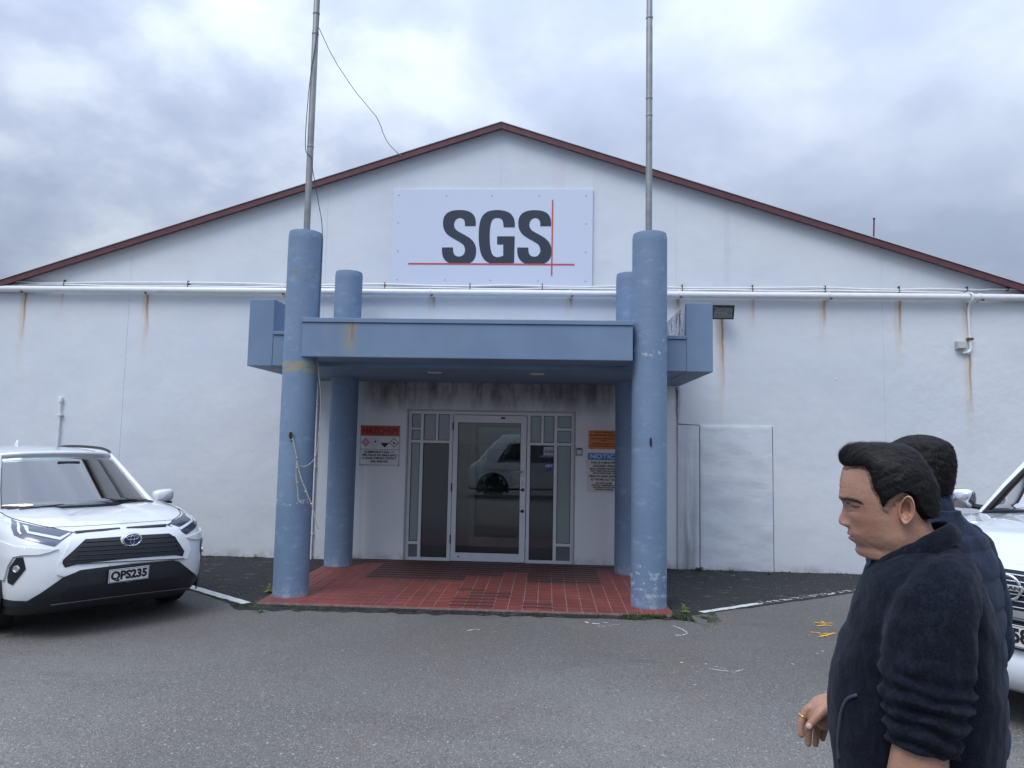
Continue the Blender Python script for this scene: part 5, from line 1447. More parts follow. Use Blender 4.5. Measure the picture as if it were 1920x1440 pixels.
def pdist(x, y, P):
    best = 9
    for i in range(len(P)):
        a, b = P[i], P[(i+1) % len(P)]; dx, dy = b[0]-a[0], b[1]-a[1]; l = dx*dx+dy*dy or 1e-9
        t = max(0, min(1, ((x-a[0])*dx+(y-a[1])*dy)/l)); best = min(best, math.hypot(x-a[0]-t*dx, y-a[1]-t*dy))
    return best

# ---- the man in fleece, near the camera
M1 = Man(1690, 1.52, R(157))
tag(M1.root, 'dark-haired man in navy fleece with pushed-up sleeves, walking left nearest the camera', 'person')
import functools
@functools.lru_cache(None)
def q0(px, py, Y=0.): return M1.loc(px, py, Y)
front_px = [(846,1655),(848,1630),(852,1612),(858,1598),(866,1588),(878,1580),(892,1576),(905,1574),(920,1573.5),(931,1573.5),(941,1579),(955,1586),(970,1589),(985,1590.5),(996,1590),(1001,1591),(1010,1594),(1016,1599),(1022,1604.5),(1031,1603.5),(1036,1606),(1041,1612),(1045,1624),(1050,1643),(1060,1660),(1080,1670),(1110,1664)]
back_px = [(846,1690),(849,1705),(855,1717),(866,1730),(882,1742),(900,1749),(925,1753),(945,1751),(962,1746),(978,1744),(992,1750),(1008,1760),(1030,1772),(1060,1784),(1110,1792)]
def tb(L, k=0): 
    T = sorted((q0(x, y).z, q0(x, y).x) for y, x in L); return T
FT, BT = tb(front_px), tb(back_px)
@functools.lru_cache(None)
def zy(y): return M1.loc(1600, y).z
WT = sorted((zy(y), w_) for y, w_ in ((846,.012),(848,.028),(853,.047),(862,.062),(876,.071),(895,.076),(915,.078),(938,.0775),(955,.076),(972,.074),(988,.071),(1003,.068),(1018,.065),(1035,.063),(1055,.064),(1080,.070),(1110,.082)))
KT = sorted((zy(y), k) for y, k in ((846,0),(900,.05),(950,.10),(985,.20),(1005,.30),(1022,.42),(1035,.48),(1045,.35),(1060,.1),(1110,0)))
nose = sorted((zy(y), q0(1600,y).x*0 + (a/863/1.1)) for y, a in ((940,0),(947,1.5),(954,5.5),(961,10),(967,13.5),(973,16.5),(979,18),(984,16),(987,9),(990,1),(994,0)))
nw = sorted((zy(y), w_) for y, w_ in ((940,.008),(955,.0085),(967,.0115),(979,.0145),(987,.0155)))
zE, zB, zM, zN = zy(948), zy(934), zy(1004.5), zy(982)
def head_grid(nz=230, na=200, hair=False):
    z0, z1 = zy(1108), zy(846); vs = []; Z = []
    for j in range(nz+1):
        t = j/nz; Z.append(z0 + (z1-z0)*(t if t < .93 else .93 + .07*math.sin((t-.93)/.07*math.pi/2)))
    for z in Z:
        f, b, w_, k = tab(FT, z), tab(BT, z), tab(WT, z), tab(KT, z); xc = (f*.5+b*.5); A = (f-b)/2
        for i in range(na):
            a = 2*math.pi*i/na; c, s_ = math.cos(a), math.sin(a)
            e = .86 if c > 0 else .95
            x = xc + A*math.copysign(abs(c)**e, c); y = w_*math.copysign(abs(s_)**.90, s_)*(1 - k*max(0, c)**1.3)
            if c > 0:
                ay = abs(y); n = tab(nose, z)
                if zy(996) < z < zy(938): x += n*G(y, tab(nw, z))
                x += .0055*G(ay-.0155, .0058)*G(z-zy(983), .0062)                 # nostril wings
                x -= .0022*G(ay-.0085, .004)*G(z-zy(987.5), .003)                  # nostrils
                x -= .0105*G(ay-.030, .0145)*G(z-zy(947), .0105)                   # eye sockets
                x += .0062*G(ay-.032, .0105)*G(z-zy(949), .0070)                   # lids over the eyeball
                x -= .0024*G(z-zy(950), .0016)*G(ay-.032, .012); x -= .0018*G(z-zy(941.5), .0016)*G(ay-.034, .013); x -= .0022*G(z-zy(958)-.15*(ay-.03), .0020)*G(ay-.033, .013)                  # closed-down lid line
                x += .0034*G(z-zy(934), .0055)*G(ay-.026, .022)                    # brow
                x -= .0013*G(z-zy(915), .0022)*G(ay-.0, .035) + .0008*G(z-zy(905), .002)*G(ay, .03)
                x += .0036*G(ay-.047, .017)*G(z-zy(966), .013)                     # cheekbone
                x -= .0042*G(z-zM+.10*max(0,ay-.012), .0019)*G(y, .021)                               # mouth line
                x += .0028*G(z-zy(1000), .0030)*G(y, .017) + .0034*G(z-zy(1009.5), .0036)*G(y, .018)
                x -= .0020*G(z-zy(1018), .0035)*G(y, .020)
                fl = .020 + (zy(985)-z)*.42
                if zy(1012) < z < zy(982): x -= .0016*G(ay-fl, .0028)               # nasolabial fold
                x -= .0040*G(ay-.044-(zy(1010)-z)*.35, .004)*G(z-zy(1020), .016)     # jowl crease
                x += .0025*G(ay-.034, .012)*G(z-zy(1000), .012)
            else:
                y *= 1
            # jaw angle
            y += math.copysign(.004, y)*G(z-zy(1000), .020)*G(x-q0(1672,1000).x, .025) if abs(y) > 1e-5 else 0
            vs.append((x, y, z))
    fs = [(j*na+i, j*na+(i+1)%na, (j+1)*na+(i+1)%na, (j+1)*na+i) for j in range(nz) for i in range(na)] + [tuple(nz*na+k for k in range(na))]
    return vs, fs
hv, hf = head_grid()
body = MB(); body.add(hv, hf)
# ears
ex, ez = q0(1700, 956, .078).x, q0(1700, 956, .078).z
def ear(mb, sg):
    nr, na = 16, 48; vs = []
    for j in range(nr+1):
        r_ = j/nr
        for i in range(na):
            a = 2*math.pi*i/na; c, s_ = math.cos(a), math.sin(a)
            # c > 0 towards the face
            rx = .0142 * (1 - .12*s_) * (1 if s_ > -.2 else 1 - .42*(-.2-s_)) ; rz = .0300
            x = ex + r_*rx*c - .0035*s_*r_ ; z = ez + r_*rz*s_
            rim = G(r_-.90, .12)*(.006 if not (c > .55 and s_ < .5) else .0015)
            dish = -.0105*G(r_-.30, .33)*(1 if s_ > -.55 else .3)
            anti = .0040*G(r_-.60, .09)*(1 if c < .45 else 0)
            tr = .0045*G(c-.8, .3)*G(s_+.12, .28)*G(r_-.72, .2)
            out = .0035 + .0105*(.5 - .5*c)*r_ + .004*r_
            vs.append((x, sg*(tab(WT, z)*.985 - .0015 + out + rim + dish + anti + tr), z))
    b = nr*na
    for k_, (dy, sc) in enumerate(((-.005, 1.0), (-.012, .86), (-.020, .7))):
        for i in range(na):
            p = vs[b+i]; vs.append((ex + (p[0]-ex)*sc, p[1] + sg*dy, ez + (p[2]-ez)*sc))
    mb.add(vs, [(j*na+i, j*na+(i+1)%na, (j+1)*na+(i+1)%na, (j+1)*na+i) for j in range(nr+3) for i in range(na)])
ear(body, 1); ear(body, -1)
# arms and hands -------------------------------------------------------------
near = [q0(1752,1170,.165), q0(1738,1230,.195), q0(1730,1345,.207), q0(1724,1420,.210)]
el = near[-1]
wr = Vector((el.x+.07, .20, el.z-.245))
mbn = MB(); limb(mbn, near + [el + Vector((.012,-.004,-.07)), el + Vector((.035,-.01,-.15)), wr + Vector((-.01,0,.03)), wr], [.036,.038,.038,.047,.048,.042,.033,.029], 24, 6)
def relaxed_hand(mb, w, fwd, down, side, sc=1.0):
    """w wrist; down = direction of the hand; fwd = towards the thumb; side = palm normal"""
    fwd, down, side = Vector(fwd).normalized(), Vector(down).normalized(), Vector(side).normalized()
    P = lambda a, b, c: w + (fwd*a + down*b + side*c)*sc
    limb(mb, [P(0,-.02,0), P(0,.02,0), P(.0,.05,.002), P(-.002,.085,.006), P(-.003,.098,.010)], [(.024*sc,.018*sc),(.030*sc,.017*sc),(.040*sc,.015*sc),(.041*sc,.013*sc),(.034*sc,.010*sc)], 20, 5)
    for a, L_, c in ((.030,.074,.010),(.010,.082,.012),(-.011,.076,.014),(-.031,.060,.016)):
        finger(mb, [P(a,.078,.006), P(a*1.05,.098,c), P(a*1.08,.098+L_*.45,c+.010), P(a*1.05,.098+L_*.78,c+.024), P(a,.098+L_,c+.038)], [.0095*sc,.0095*sc,.0088*sc,.0080*sc,.0070*sc])
    finger(mb, [P(.022,.018,.004), P(.042,.045,.014), P(.052,.072,.024), P(.050,.100,.032)], [.014*sc,.0125*sc,.0105*sc,.0088*sc])
relaxed_hand(mbn, wr, (1,0,-.25), (.25,0,-1), (0,-1,0))
me = fuse(mbn, .0026, 3)
body.add([v_.co[:] for v_ in me.vertices], [tuple(p.vertices) for p in me.polygons])
# far arm: elbow tucked behind the belly, hand swinging in front
YF = -.19
W_ = q0(1566, 1318, YF); E_ = Vector((W_.x-.235, -.235, W_.z+.085)); S_ = Vector((near[0].x, -.20, near[0].z))
mbf = MB(); limb(mbf, [S_, S_.lerp(E_, .5), E_ + Vector((-.015,0,.02)), E_.lerp(W_, .25), E_.lerp(W_, .7), W_], [.048,.050,.048,.045,.035,.030], 22, 6)
h = lambda px, py, Y=YF: q0(px, py, Y)
# palm, seen from the thumb side
limb(mbf, [h(1572,1316), h(1556,1322), h(1540,1330), h(1529,1342), h(1527,1352)], [(.026,.022),(.029,.022),(.031,.027),(.026,.030),(.020,.026)], 20, 6)
limb(mbf, [h(1550,1330,YF), h(1546,1345,YF-.005), h(1541,1358,YF-.010)], [(.026,.024),(.024,.026),(.016,.024)], 18, 5)
finger(mbf, [h(1532,1326,YF+.006), h(1517,1329,YF+.012), h(1508,1341,YF+.016), h(1502,1358,YF+.020), h(1502.5,1377,YF+.022)], [.0130,.0118,.0098,.0088,.0078])      # index
finger(mbf, [h(1530,1338,YF-.008), h(1520,1352,YF-.006), h(1516,1372,YF-.002), h(1515.5,1394,YF+.004)], [.0120,.0105,.0090,.0076])
finger(mbf, [h(1538,1344,YF-.026), h(1533,1360,YF-.024), h(1531,1377,YF-.020), h(1529,1395,YF-.014)], [.0115,.0100,.0088,.0074])
finger(mbf, [h(1549,1345,YF-.040), h(1548,1360,YF-.038), h(1545,1373,YF-.034), h(1542.5,1385,YF-.028)], [.0105,.0092,.0080,.0068])
finger(mbf, [h(1552,1326,YF+.018), h(1540,1335,YF+.034), h(1529,1348,YF+.044), h(1516.5,1362.5,YF+.048)], [.0165,.0135,.0105,.0092])     # thumb
me = fuse(mbf, .0019, 3)
body.add([v_.co[:] for v_ in me.vertices], [tuple(p.vertices) for p in me.polygons])
# hidden core of the trunk so that neck and arms belong to one body
core = MB(); limb(core, [Vector((q0(1735,1100).x, 0, .95)), Vector((q0(1735,1100).x, 0, 1.2)), Vector((q0(1745,1100).x, 0, 1.38)), Vector((q0(1735,1060).x, 0, zy(1075)))], [(.11,.14),(.12,.15),(.10,.17),(.05,.06)], 24, 6)
body.add(core.v, core.f)
lp = q0(1593, 1004, .0)
SKIN1 = skin_mat('skin', (.40,.225,.155), [((lp.x-.002, 0, lp.z-.003), .017, (.30,.12,.10), .75), ((lp.x-.002, .014, lp.z-.002), .012, (.30,.12,.10), .6),
        (tuple(q0(1574,980)), .026, (.50,.20,.17), .6), (tuple(q0(1625,985,.06)), .05, (.36,.17,.115), .5), (tuple(q0(1606,1012,.03)), .03, (.27,.15,.115), .5),
        (tuple(q0(1580,900,.02)), .05, (.46,.26,.18), .4), (tuple(q0(1702,965,.08)), .04, (.44,.20,.14), .6)])
bo = body.build('body', SKIN1, M1.root, smooth=180)
hb = bmesh.new(); hb.from_mesh(bo.data); HBV = BVHTree.FromBMesh(hb); hb.free()
def onface(px, py, off=0.):
    r_ = HBV.ray_cast(M1.c, M1.dirn(px, py)); return r_[0] + r_[1]*off, r_[1]
# eyelid line, lashes, brow
def facetube(name, pts, rr, mat, off=.0004, both=True):
    P = [onface(*p, off)[0] for p in catmull([(a, b, 0) for a, b in pts], n=4) for p in [(p.x, p.y)]]
    for sg in ((1,-1) if both else (1,)):
        MB().tube([(p.x, p.y*sg, p.z) for p in P], rr if not hasattr(rr, '__len__') else [interp(rr, i/(len(P)-1)) for i in range(len(P))], 6).build(name, mat, M1.root, smooth=180)
EYEL = plain('lash_line', (.03,.018,.015), .6)
facetube('eyelid_line', [(1596,947.5),(1601,949.2),(1607,950),(1613,949.6)], [(0,.0008),(.5,.0019),(1,.0008)], EYEL, .0002)
facetube('nostril', [(1584,986.5),(1588,987.2),(1592,986)], [(0,.0008),(.5,.0016),(1,.0006)], EYEL, -.0004)
random.seed(11)
mb = MB()
def strand(mb, p, d, nrm, L_, wdt, lift, n=3):
    """one thin tapering ribbon of hair"""
    d = Vector(d).normalized(); s_ = d.cross(nrm).normalized()*wdt; vs = []
    for i in range(n+1):
        t = i/n; c = p + d*L_*t + nrm*(lift*t*(1.6-t)); k = 1 - t*.85
        vs += [c - s_*k, c + s_*k]
    mb.add(vs, [(2*i, 2*i+1, 2*i+3, 2*i+2) for i in range(n)])
for k in range(430):
    t = random.random()**1.35; px_b = 1572.0 + t*43; py_b = 935.5 + t*t*8 - math.sin(t*math.pi)*1.2 + random.gauss(0, 2.9*(1.05-t*.8))
    r_ = HBV.ray_cast(M1.c, M1.dirn(px_b, py_b))
    if r_[0] is None: continue
    d = Vector((-.8, .25, -.15+random.gauss(0,.25)))
    d = d - r_[1]*d.dot(r_[1])
    for sg in (1, -1):
        f = lambda q: Vector((q[0], q[1]*sg, q[2])); strand(mb, f(r_[0] + r_[1]*.0002), f(d), f(r_[1]), .007, .00022, .0010, 2)
mb.build('eyebrows', plain('brow_hair', (.022,.015,.013), .7), M1.root, smooth=180, recalc=False)

# hair ------------------------------------------------------------------------
Ys = .070
line = [(1585,879),(1600,876),(1617,876),(1625,880),(1631,892),(1636,910),(1640,922),(1648,930),(1652,944),(1656,954),(1661,956),(1665,948),(1671,940),(1680,934),(1688,928),(1698,925.5),(1708,929),(1715,938),(1719,950),(1726,960),(1735,971),(1743,979),(1752,980),(1760,979)]
HP = [(q0(x, y, Ys).x, q0(x, y, Ys).z) for x, y in line] + [(q0(1850,975).x, q0(1700,975).z), (q0(1850,700).x, q0(1700,700).z), (q0(1480,700).x, q0(1700,700).z), (q0(1480,880).x, q0(1585,880,Ys).z)]
hfront = tb([(830,1628),(831,1608),(835,1591),(841,1582),(850,1576),(858,1574.5),(866,1576),(872,1581),(877,1588),(882,1600),(890,1612)])
hback = tb([(829,1672),(831,1684),(835,1697),(842,1712),(852,1724),(865,1735),(880,1745),(895,1752),(912,1759),(930,1762.5),(950,1762),(965,1760),(978,1757),(990,1752)])
zt = q0(1650, 828).z
hw = sorted((z, w_) for z, w_ in ((zy(829),.018),(zy(831),.034),(zy(836),.052),(zy(844),.067),(zy(856),.079),(zy(872),.087),(zy(895),.090),(zy(920),.0885),(zy(945),.084),(zy(965),.079),(zy(985),.074)))
nz, na = 150, 220; z0, z1 = zy(986), zy(829.5); vs = []
for j in range(nz+1):
    t = j/nz; z = z0 + (z1-z0)*(t if t < .85 else .85 + .15*math.sin((t-.85)/.15*math.pi/2))
    fh = tab(hfront, z) if z > zy(879) else tab(FT, z) - .004
    bh = tab(hback, z); w_ = tab(hw, z); xc = (fh+bh)/2; A = (fh-bh)/2
    # underlying head at this height
    f0, b0, w0, k0 = tab(FT, z), tab(BT, z), tab(WT, z), tab(KT, z)
    for i in range(na):
        a = 2*math.pi*i/na; c, s_ = math.cos(a), math.sin(a); e = .84 if c > 0 else .92
        x = xc + A*math.copysign(abs(c)**e, c); y = w_*math.copysign(abs(s_)**.88, s_)
        # the quiff narrows and leans to the near side at the front
        if c > .3 and z > zy(890): y *= 1 - .18*((c-.3)/.7)
        ins = inpoly(x, z, HP); dd = pdist(x, z, HP); k = min(1, dd/.007) if ins else 0
        k = k*k*(3-2*k)
        if z > zy(848): k = 1
        hc = (f0*.5+b0*.5); hA = (f0-b0)/2
        ix = hc + (hA-.006)*math.copysign(abs(c)**e, c); iy = (w0-.006)*math.copysign(abs(s_)**.9, s_)*(1-k0*max(0,c)**1.3)
        px2, py2 = ix + (x-ix)*k, iy + (y-iy)*k
        fl_ = z*.75 + x*.45 + (.25 if z > zy(880) else 0)*x
        n_ = mnoise.noise(Vector((x*11, y*48, fl_*55))) * .0018 + mnoise.noise(Vector((x*30, y*130, fl_*170)))*.0012
        n_ += .0020*math.sin(y*80 + x*22 - z*30)*G(z-zy(845), .025)
        rr = math.hypot(px2-hc, py2) or 1
        vs.append((px2 + (px2-hc)/rr*n_*k, py2 + py2/rr*n_*k, z + n_*.5*k))
fs = [(j*na+i, j*na+(i+1)%na, (j+1)*na+(i+1)%na, (j+1)*na+i) for j in range(nz) for i in range(na)] + [tuple(nz*na+k for k in range(na))]
hm = MB().add(vs, fs)
tmp = hm.build('hair', HAIR, M1.root, smooth=180)
bm = bmesh.new(); bm.from_mesh(tmp.data); HV = BVHTree.FromBMesh(bm); bm.normal_update()
sm = MB(); fl = list(bm.faces); random.seed(5)
cen = Vector((q0(1668,905).x, 0, zy(915)))
for k in range(26000):
    f = random.choice(fl); c = f.calc_center_median(); n_ = f.normal.copy()
    if not inpoly(c.x, c.z, HP) or pdist(c.x, c.z, HP) < .0015: continue
    if c.z < zy(979): continue
    # combed back over the top, down at the sides and nape
    top = max(0, min(1, (c.z - zy(885))/.04))
    d = Vector((-1, math.copysign(.25, c.y)*(1-top), -.75*(1-top) - .15)) 
    if c.x > q0(1612,860).x and c.z > zy(882): d = Vector((-.55, .35, .9 if c.x > q0(1592,860).x else .35))
    d += Vector((random.gauss(0,.18), random.gauss(0,.18), random.gauss(0,.14)))
    d -= n_*d.dot(n_)
    side = (1-top)
    L_ = random.uniform(.010, .024)*(1 - .45*side)
    if pdist(c.x, c.z, HP) < .012: L_ *= .5
    strand(sm, c + n_*.0003, d, n_, L_, random.uniform(.00022,.00045), random.uniform(.0006,.0026)*(1-.5*side), 3)
bm.free()
sk = [Vector(q) for q in hv if zy(965) < q[2] < zy(872) and not inpoly(q[0], q[2], HP)]
sk = [q for q in sk if pdist(q.x, q.z, HP) < .0055]
for k in range(1500):
    p = random.choice(sk); r_ = HBV.find_nearest(p); n_ = r_[1]
    d = Vector((-.75, 0, -.45 if p.z < zy(885) else .5)) + Vector((random.gauss(0,.25), 0, random.gauss(0,.3))); d -= n_*d.dot(n_)
    strand(sm, r_[0], d, n_, random.uniform(.005,.011), .00016, .0012, 2)
HAIR2 = plain('hair_strands', (.009,.0075,.0075), .50, var=.6, scale=160, spec=.35)
sm.build('hair_strands', HAIR2, tmp, smooth=180, recalc=False)

# fleece jacket ----------------------------------------------------------------
rows = [(1440,1562,1878,.200),(1400,1558,1880,.202),(1360,1553,1881,.204),(1320,1552,1882,.205),(1280,1556,1881,.203),(1240,1563,1878,.200),(1200,1574,1874,.200),(1180,1586,1871,.202),(1140,1597,1864,.205),(1100,1610,1852,.200),(1075,1624,1838,.192),(1055,1642,1822,.172),(1035,1668,1806,.135),(1012,1700,1792,.090)]
TF = sorted((q0(1700,y).z, q0(xf,y).x) for y, xf, xb, w_ in rows); TBk = sorted((q0(1700,y).z, q0(xb,y).x) for y, xf, xb, w_ in rows); TWd = sorted((q0(1700,y).z, w_) for y, xf, xb, w_ in rows)
lowx, lowb = TF[0][1], TBk[0][1]
TF = [(.80, lowx-.02), (.90, lowx-.004)] + TF; TBk = [(.80, lowb+.02), (.90, lowb+.005)] + TBk; TWd = [(.80,.196),(.90,.20)] + TWd
jk = MB(); vs = []; nz, na = 110, 90
z0, z1 = .81, q0(1700,1014).z
for j in range(nz+1):
    z = z0 + (z1-z0)*j/nz; f, b, w_ = tab(TF, z), tab(TBk, z), tab(TWd, z); xc, A = (f+b)/2, (f-b)/2
    for i in range(na):
        a = 2*math.pi*i/na; c, s_ = math.cos(a), math.sin(a)
        fold = .0065*mnoise.noise(Vector((c*2.2, s_*2.2, z*7))) + .004*mnoise.noise(Vector((c*5+3, s_*5, z*13)))
        x = xc + (A+fold*.5)*math.copysign(abs(c)**.84, c); y = (w_*.89+fold)*math.copysign(abs(s_)**.84, s_)
        vs.append((x, y, z))
b_ = len(vs); vs += [((tab(TF,z0)+tab(TBk,z0))/2, 0, z0), ((tab(TF,z1)+tab(TBk,z1))/2, 0, z1+.01)]
jk.add(vs, [(j*na+i, j*na+(i+1)%na, (j+1)*na+(i+1)%na, (j+1)*na+i) for j in range(nz) for i in range(na)]
       + [((i+1)%na, i, b_) for i in range(na)] + [(nz*na+i, nz*na+(i+1)%na, b_+1) for i in range(na)])
def sleeve_disp(t, a):
    bunch = max(0, min(1, (t-.50)/.25)); 
    wv = math.sin(t*78 + 2.2*mnoise.noise(Vector((math.cos(a)*1.3, math.sin(a)*1.3, t*7))) + .8*math.sin(a+1))
    return .0078*wv*bunch + .004*mnoise.noise(Vector((math.cos(a)*2, math.sin(a)*2, t*9))) + .005*bunch*mnoise.noise(Vector((math.cos(a)*3.5+4, math.sin(a)*3.5, t*30)))
limb(jk, [q0(1788,1072,.05), q0(1776,1088,.115), q0(1757,1135,.160), q0(1740,1205,.186), q0(1735,1280,.198), q0(1733,1345,.205), q0(1728,1402,.209)],
     [(.046,.040),(.058,.048),(.073,.058),(.080,.062),(.076,.061),(.067,.058),(.055,.054)], 64, 26, sleeve_disp)
E2 = E_; limb(jk, [Vector((q0(1762,1052).x,-.135,q0(1762,1052).z)), Vector((near[0].x,-.19,near[0].z+.02)), S_.lerp(E_, .5)+Vector((0,-.01,0)), E_+Vector((-.015,0,.01)), E_.lerp(W_, .35)],
     [(.062,.055),(.080,.068),(.076,.066),(.062,.060),(.050,.050)], 48, 22, sleeve_disp)
JM = fuse(jk, .005, 5, .5)
# deep drag folds from the armpit, worked into the fused surface along its normals
JM.calc_loop_triangles()
ax_, az_ = q0(1800,1140,.2).x, q0(1800,1140,.2).z
NRM = [v_.normal.copy() for v_ in JM.vertices]
for v_, n_ in zip(JM.vertices, NRM):
    c = v_.co.copy()
    if c.y > .02:
        r_ = math.hypot(c.x-ax_, c.z-az_); an = math.atan2(c.z-az_, c.x-ax_)
        d = .0016*math.sin(an*13 + 6*r_ + 3.5*mnoise.noise(c*5))*G(r_-.14, .09)
        d += .0016*math.sin(c.z*95 + c.x*60 + 3*mnoise.noise(c*5))*G(c.z-q0(1700,1230).z, .05)*.8
    else: d = 0
    d += .0028*mnoise.noise(c*17) + .0016*mnoise.noise(c*42)
    v_.co = c + n_*d
jo = obj_from(JM, 'jacket', FLEECE, M1.root)
bm = bmesh.new(); bm.from_mesh(JM); JB = BVHTree.FromBMesh(bm); bm.free()
# collar
tp_ = [q0(1636,1054), q0(1660,1040,.052), q0(1700,1022,.076), q0(1745,1000,.080), q0(1778,984,.050), q0(1787,981,0)]
bt_ = [q0(1640,1082), q0(1664,1078,.060), q0(1706,1066,.092), q0(1755,1040,.098), q0(1792,1022,.060), q0(1802,1018,0)]
def closed(h_): 
    L_ = h_ + [mir(p) for p in reversed(h_[1:-1])]; return catmull(L_, closed=True, n=8)
T_, B_ = closed(tp_), closed(bt_); cx_ = sum((p.x for p in T_))/len(T_); n = len(T_); cb = MB(); vs = []
prof = [(0,.0),(.25,.004),(.5,.008),(.75,.007),(.93,.005),(1.0,.0),(.985,-.006),(.9,-.010),(.6,-.010),(.2,-.010)]
for t, off in prof:
    for i in range(n):
        p = Vector(B_[i]).lerp(Vector(T_[i]), t); r_ = Vector((p.x-cx_, p.y, 0)).normalized(); w_ = .0022*mnoise.noise(Vector((i*.35, t*3, 1)))
        vs.append(p + r_*(off+w_) + Vector((0,0,.0015*mnoise.noise(Vector((i*.3, 5, 1))))))
m = len(prof)
cb.add(vs, [(j*n+i, j*n+(i+1)%n, (j+1)*n+(i+1)%n, (j+1)*n+i) for j in range(m-1) for i in range(n)])
cb.build('collar', FLEECE, M1.root, smooth=180)
def onj(px, py, off=0.):
    r_ = JB.ray_cast(M1.c, M1.dirn(px, py)); return r_[0] + r_[1]*off
P = [onj(p.x, p.y, .0015) for p in catmull([(1608,1303,0),(1595,1308,0),(1586,1316,0),(1578,1338,0),(1574,1372,0),(1573,1400,0),(1574,1424,0)], n=5)]
MB().tube(P, .0036, 8).build('pocket_piping', PIPE, M1.root, smooth=180)
P = [onj(p.x, p.y, .0008) + Vector((-.006,0,0)) for p in catmull([(1608,1308,0),(1590,1322,0),(1583,1340,0),(1579,1372,0),(1578,1400,0),(1579,1424,0)], n=5)]
MB().tube(P, .0028, 6).build('pocket_opening', plain('pocket_dark', (.003,.004,.006), 1.), M1.root, smooth=180)
P = [q0(1637,1056,.012), q0(1632,1075,.014), q0(1617,1100,.012)]
MB().tube(P, .0022, 6).build('zip', plain('zip_tape', (.12,.10,.11), .6), M1.root)
# cuff edge of the near sleeve
cu = q0(1728,1404,.234); 
# ring on the index finger
a, b = h(1507.5,1341,YF+.016), h(1504,1349,YF+.018); ax = (b-a).normalized()
u = ax.cross(Vector((0,1,0))).normalized(); w2 = ax.cross(u)
c = a.lerp(b, .25); pts = [c + (u*math.cos(2*math.pi*k/24) + w2*math.sin(2*math.pi*k/24))*.0108 for k in range(25)]
t = MB().tube(pts, .0016, 8, cap=False).build('ring', GOLD, M1.root, smooth=180)
mb = MB(); mb.obox(c - u*math.copysign(.0112, u.x*-1 if u.x < 0 else 1)*(-1 if u.x > 0 else 1) if 0 else c + Vector((.0105, .002, .003)), ax*.0035, Vector((0,.004,0)), Vector((.0015,0,0))); mb.build('ring_stone', GOLD, M1.root, bevel=.0008)
# thumb nail
c = h(1517.5,1362,YF+.058); mb = MB(); ball(mb, c, .0062, .0022, .0066); mb.build('fingernail', NAIL, M1.root, smooth=180)
# trousers and shoes (below the photograph's edge)
def legs(root, hipx, zt_, stride, mat, w_=.085):
    mb = MB()
    limb(mb, [Vector((hipx,0,zt_)), Vector((hipx,0,zt_-.10)), Vector((hipx,0,zt_-.18))], [(.14,.18),(.145,.19),(.12,.17)], 40, 8)
    F = []
    for sg, st in ((1, stride), (-1, -stride)):
        kn = Vector((hipx+st*.45+.02, sg*.10, .50)); an = Vector((hipx+st, sg*.095, .10)); F.append(an)
        limb(mb, [Vector((hipx,sg*.09,zt_-.06)), Vector((hipx+st*.2,sg*.10,.70)), kn, Vector((hipx+st*.8,sg*.098,.28)), an, an-Vector((0,0,.06))], [.092,w_,.070,.062,.058,.060], 24, 8,
             lambda t, a: .004*mnoise.noise(Vector((math.cos(a)*2, math.sin(a)*2, t*14))))
    o = obj_from(fuse(mb, .009, 2), 'trousers', mat, root)
    for an in F:
        m2 = MB(); limb(m2, [Vector((an.x-.075,an.y,.045)), Vector((an.x-.05,an.y,.05)), Vector((an.x+.02,an.y,.055)), Vector((an.x+.10,an.y,.038)), Vector((an.x+.17,an.y,.026)), Vector((an.x+.195,an.y,.022))],
                        [(.02,.02),(.046,.040),(.050,.045),(.036,.048),(.024,.040),(.010,.016)], 20, 6)
        ball(m2, (an.x,an.y,.08), .045,.042,.05); s_ = obj_from(fuse(m2, .006, 2), 'shoe', SHOE, root)
        mz = min(v_.co.z for v_ in s_.data.vertices); s_.location.z = -mz
legs(M1.root, q0(1720,1400).x, .95, .22, TROU)

# ---- the second man, walking away behind him
M2 = Man(1727, 2.28, R(120))
tag(M2.root, 'man in blue quilted jacket, short black hair, partly hidden behind the fleece wearer', 'person')
def vdir(M): 
    return None
# work in a frame turned to the camera: r = right in the image, t = towards the camera
vr = (M2.I.to_3x3() @ RT); vr.z = 0; vr.normalize(); vb = Vector((vr.y, -vr.x, 0)); 
if vb.dot(M2.c) < 0: vb = -vb
def p2(px, py, back=0.):     # pixel -> local point on the camera-facing plane through the man, moved 'back' towards the camera
    d = M2.I.to_3x3() @ ray(px, py); o = vb*back; t = (o - M2.c).dot(vb)/d.dot(vb); return M2.c + d*t
cx2 = p2(1733, 860); top2 = p2(1730, 815).z
b2 = MB(); hc = Vector((cx2.x, cx2.y, 0)) + Vector((.01,0,0))
TH = [(a_*.97, b_*.95, c_*.95) for a_, b_, c_ in [(.0,.010,.012),(.003,.035,.040),(.010,.054,.064),(.025,.068,.082),(.05,.076,.094),(.085,.079,.098),(.115,.077,.096),(.14,.073,.092),(.165,.068,.086),(.185,.062,.078),(.205,.056,.066),(.225,.054,.058),(.25,.055,.057),(.29,.064,.062)]]
na = 72; vs = []; zz0 = top2 - .012
rowsH = []
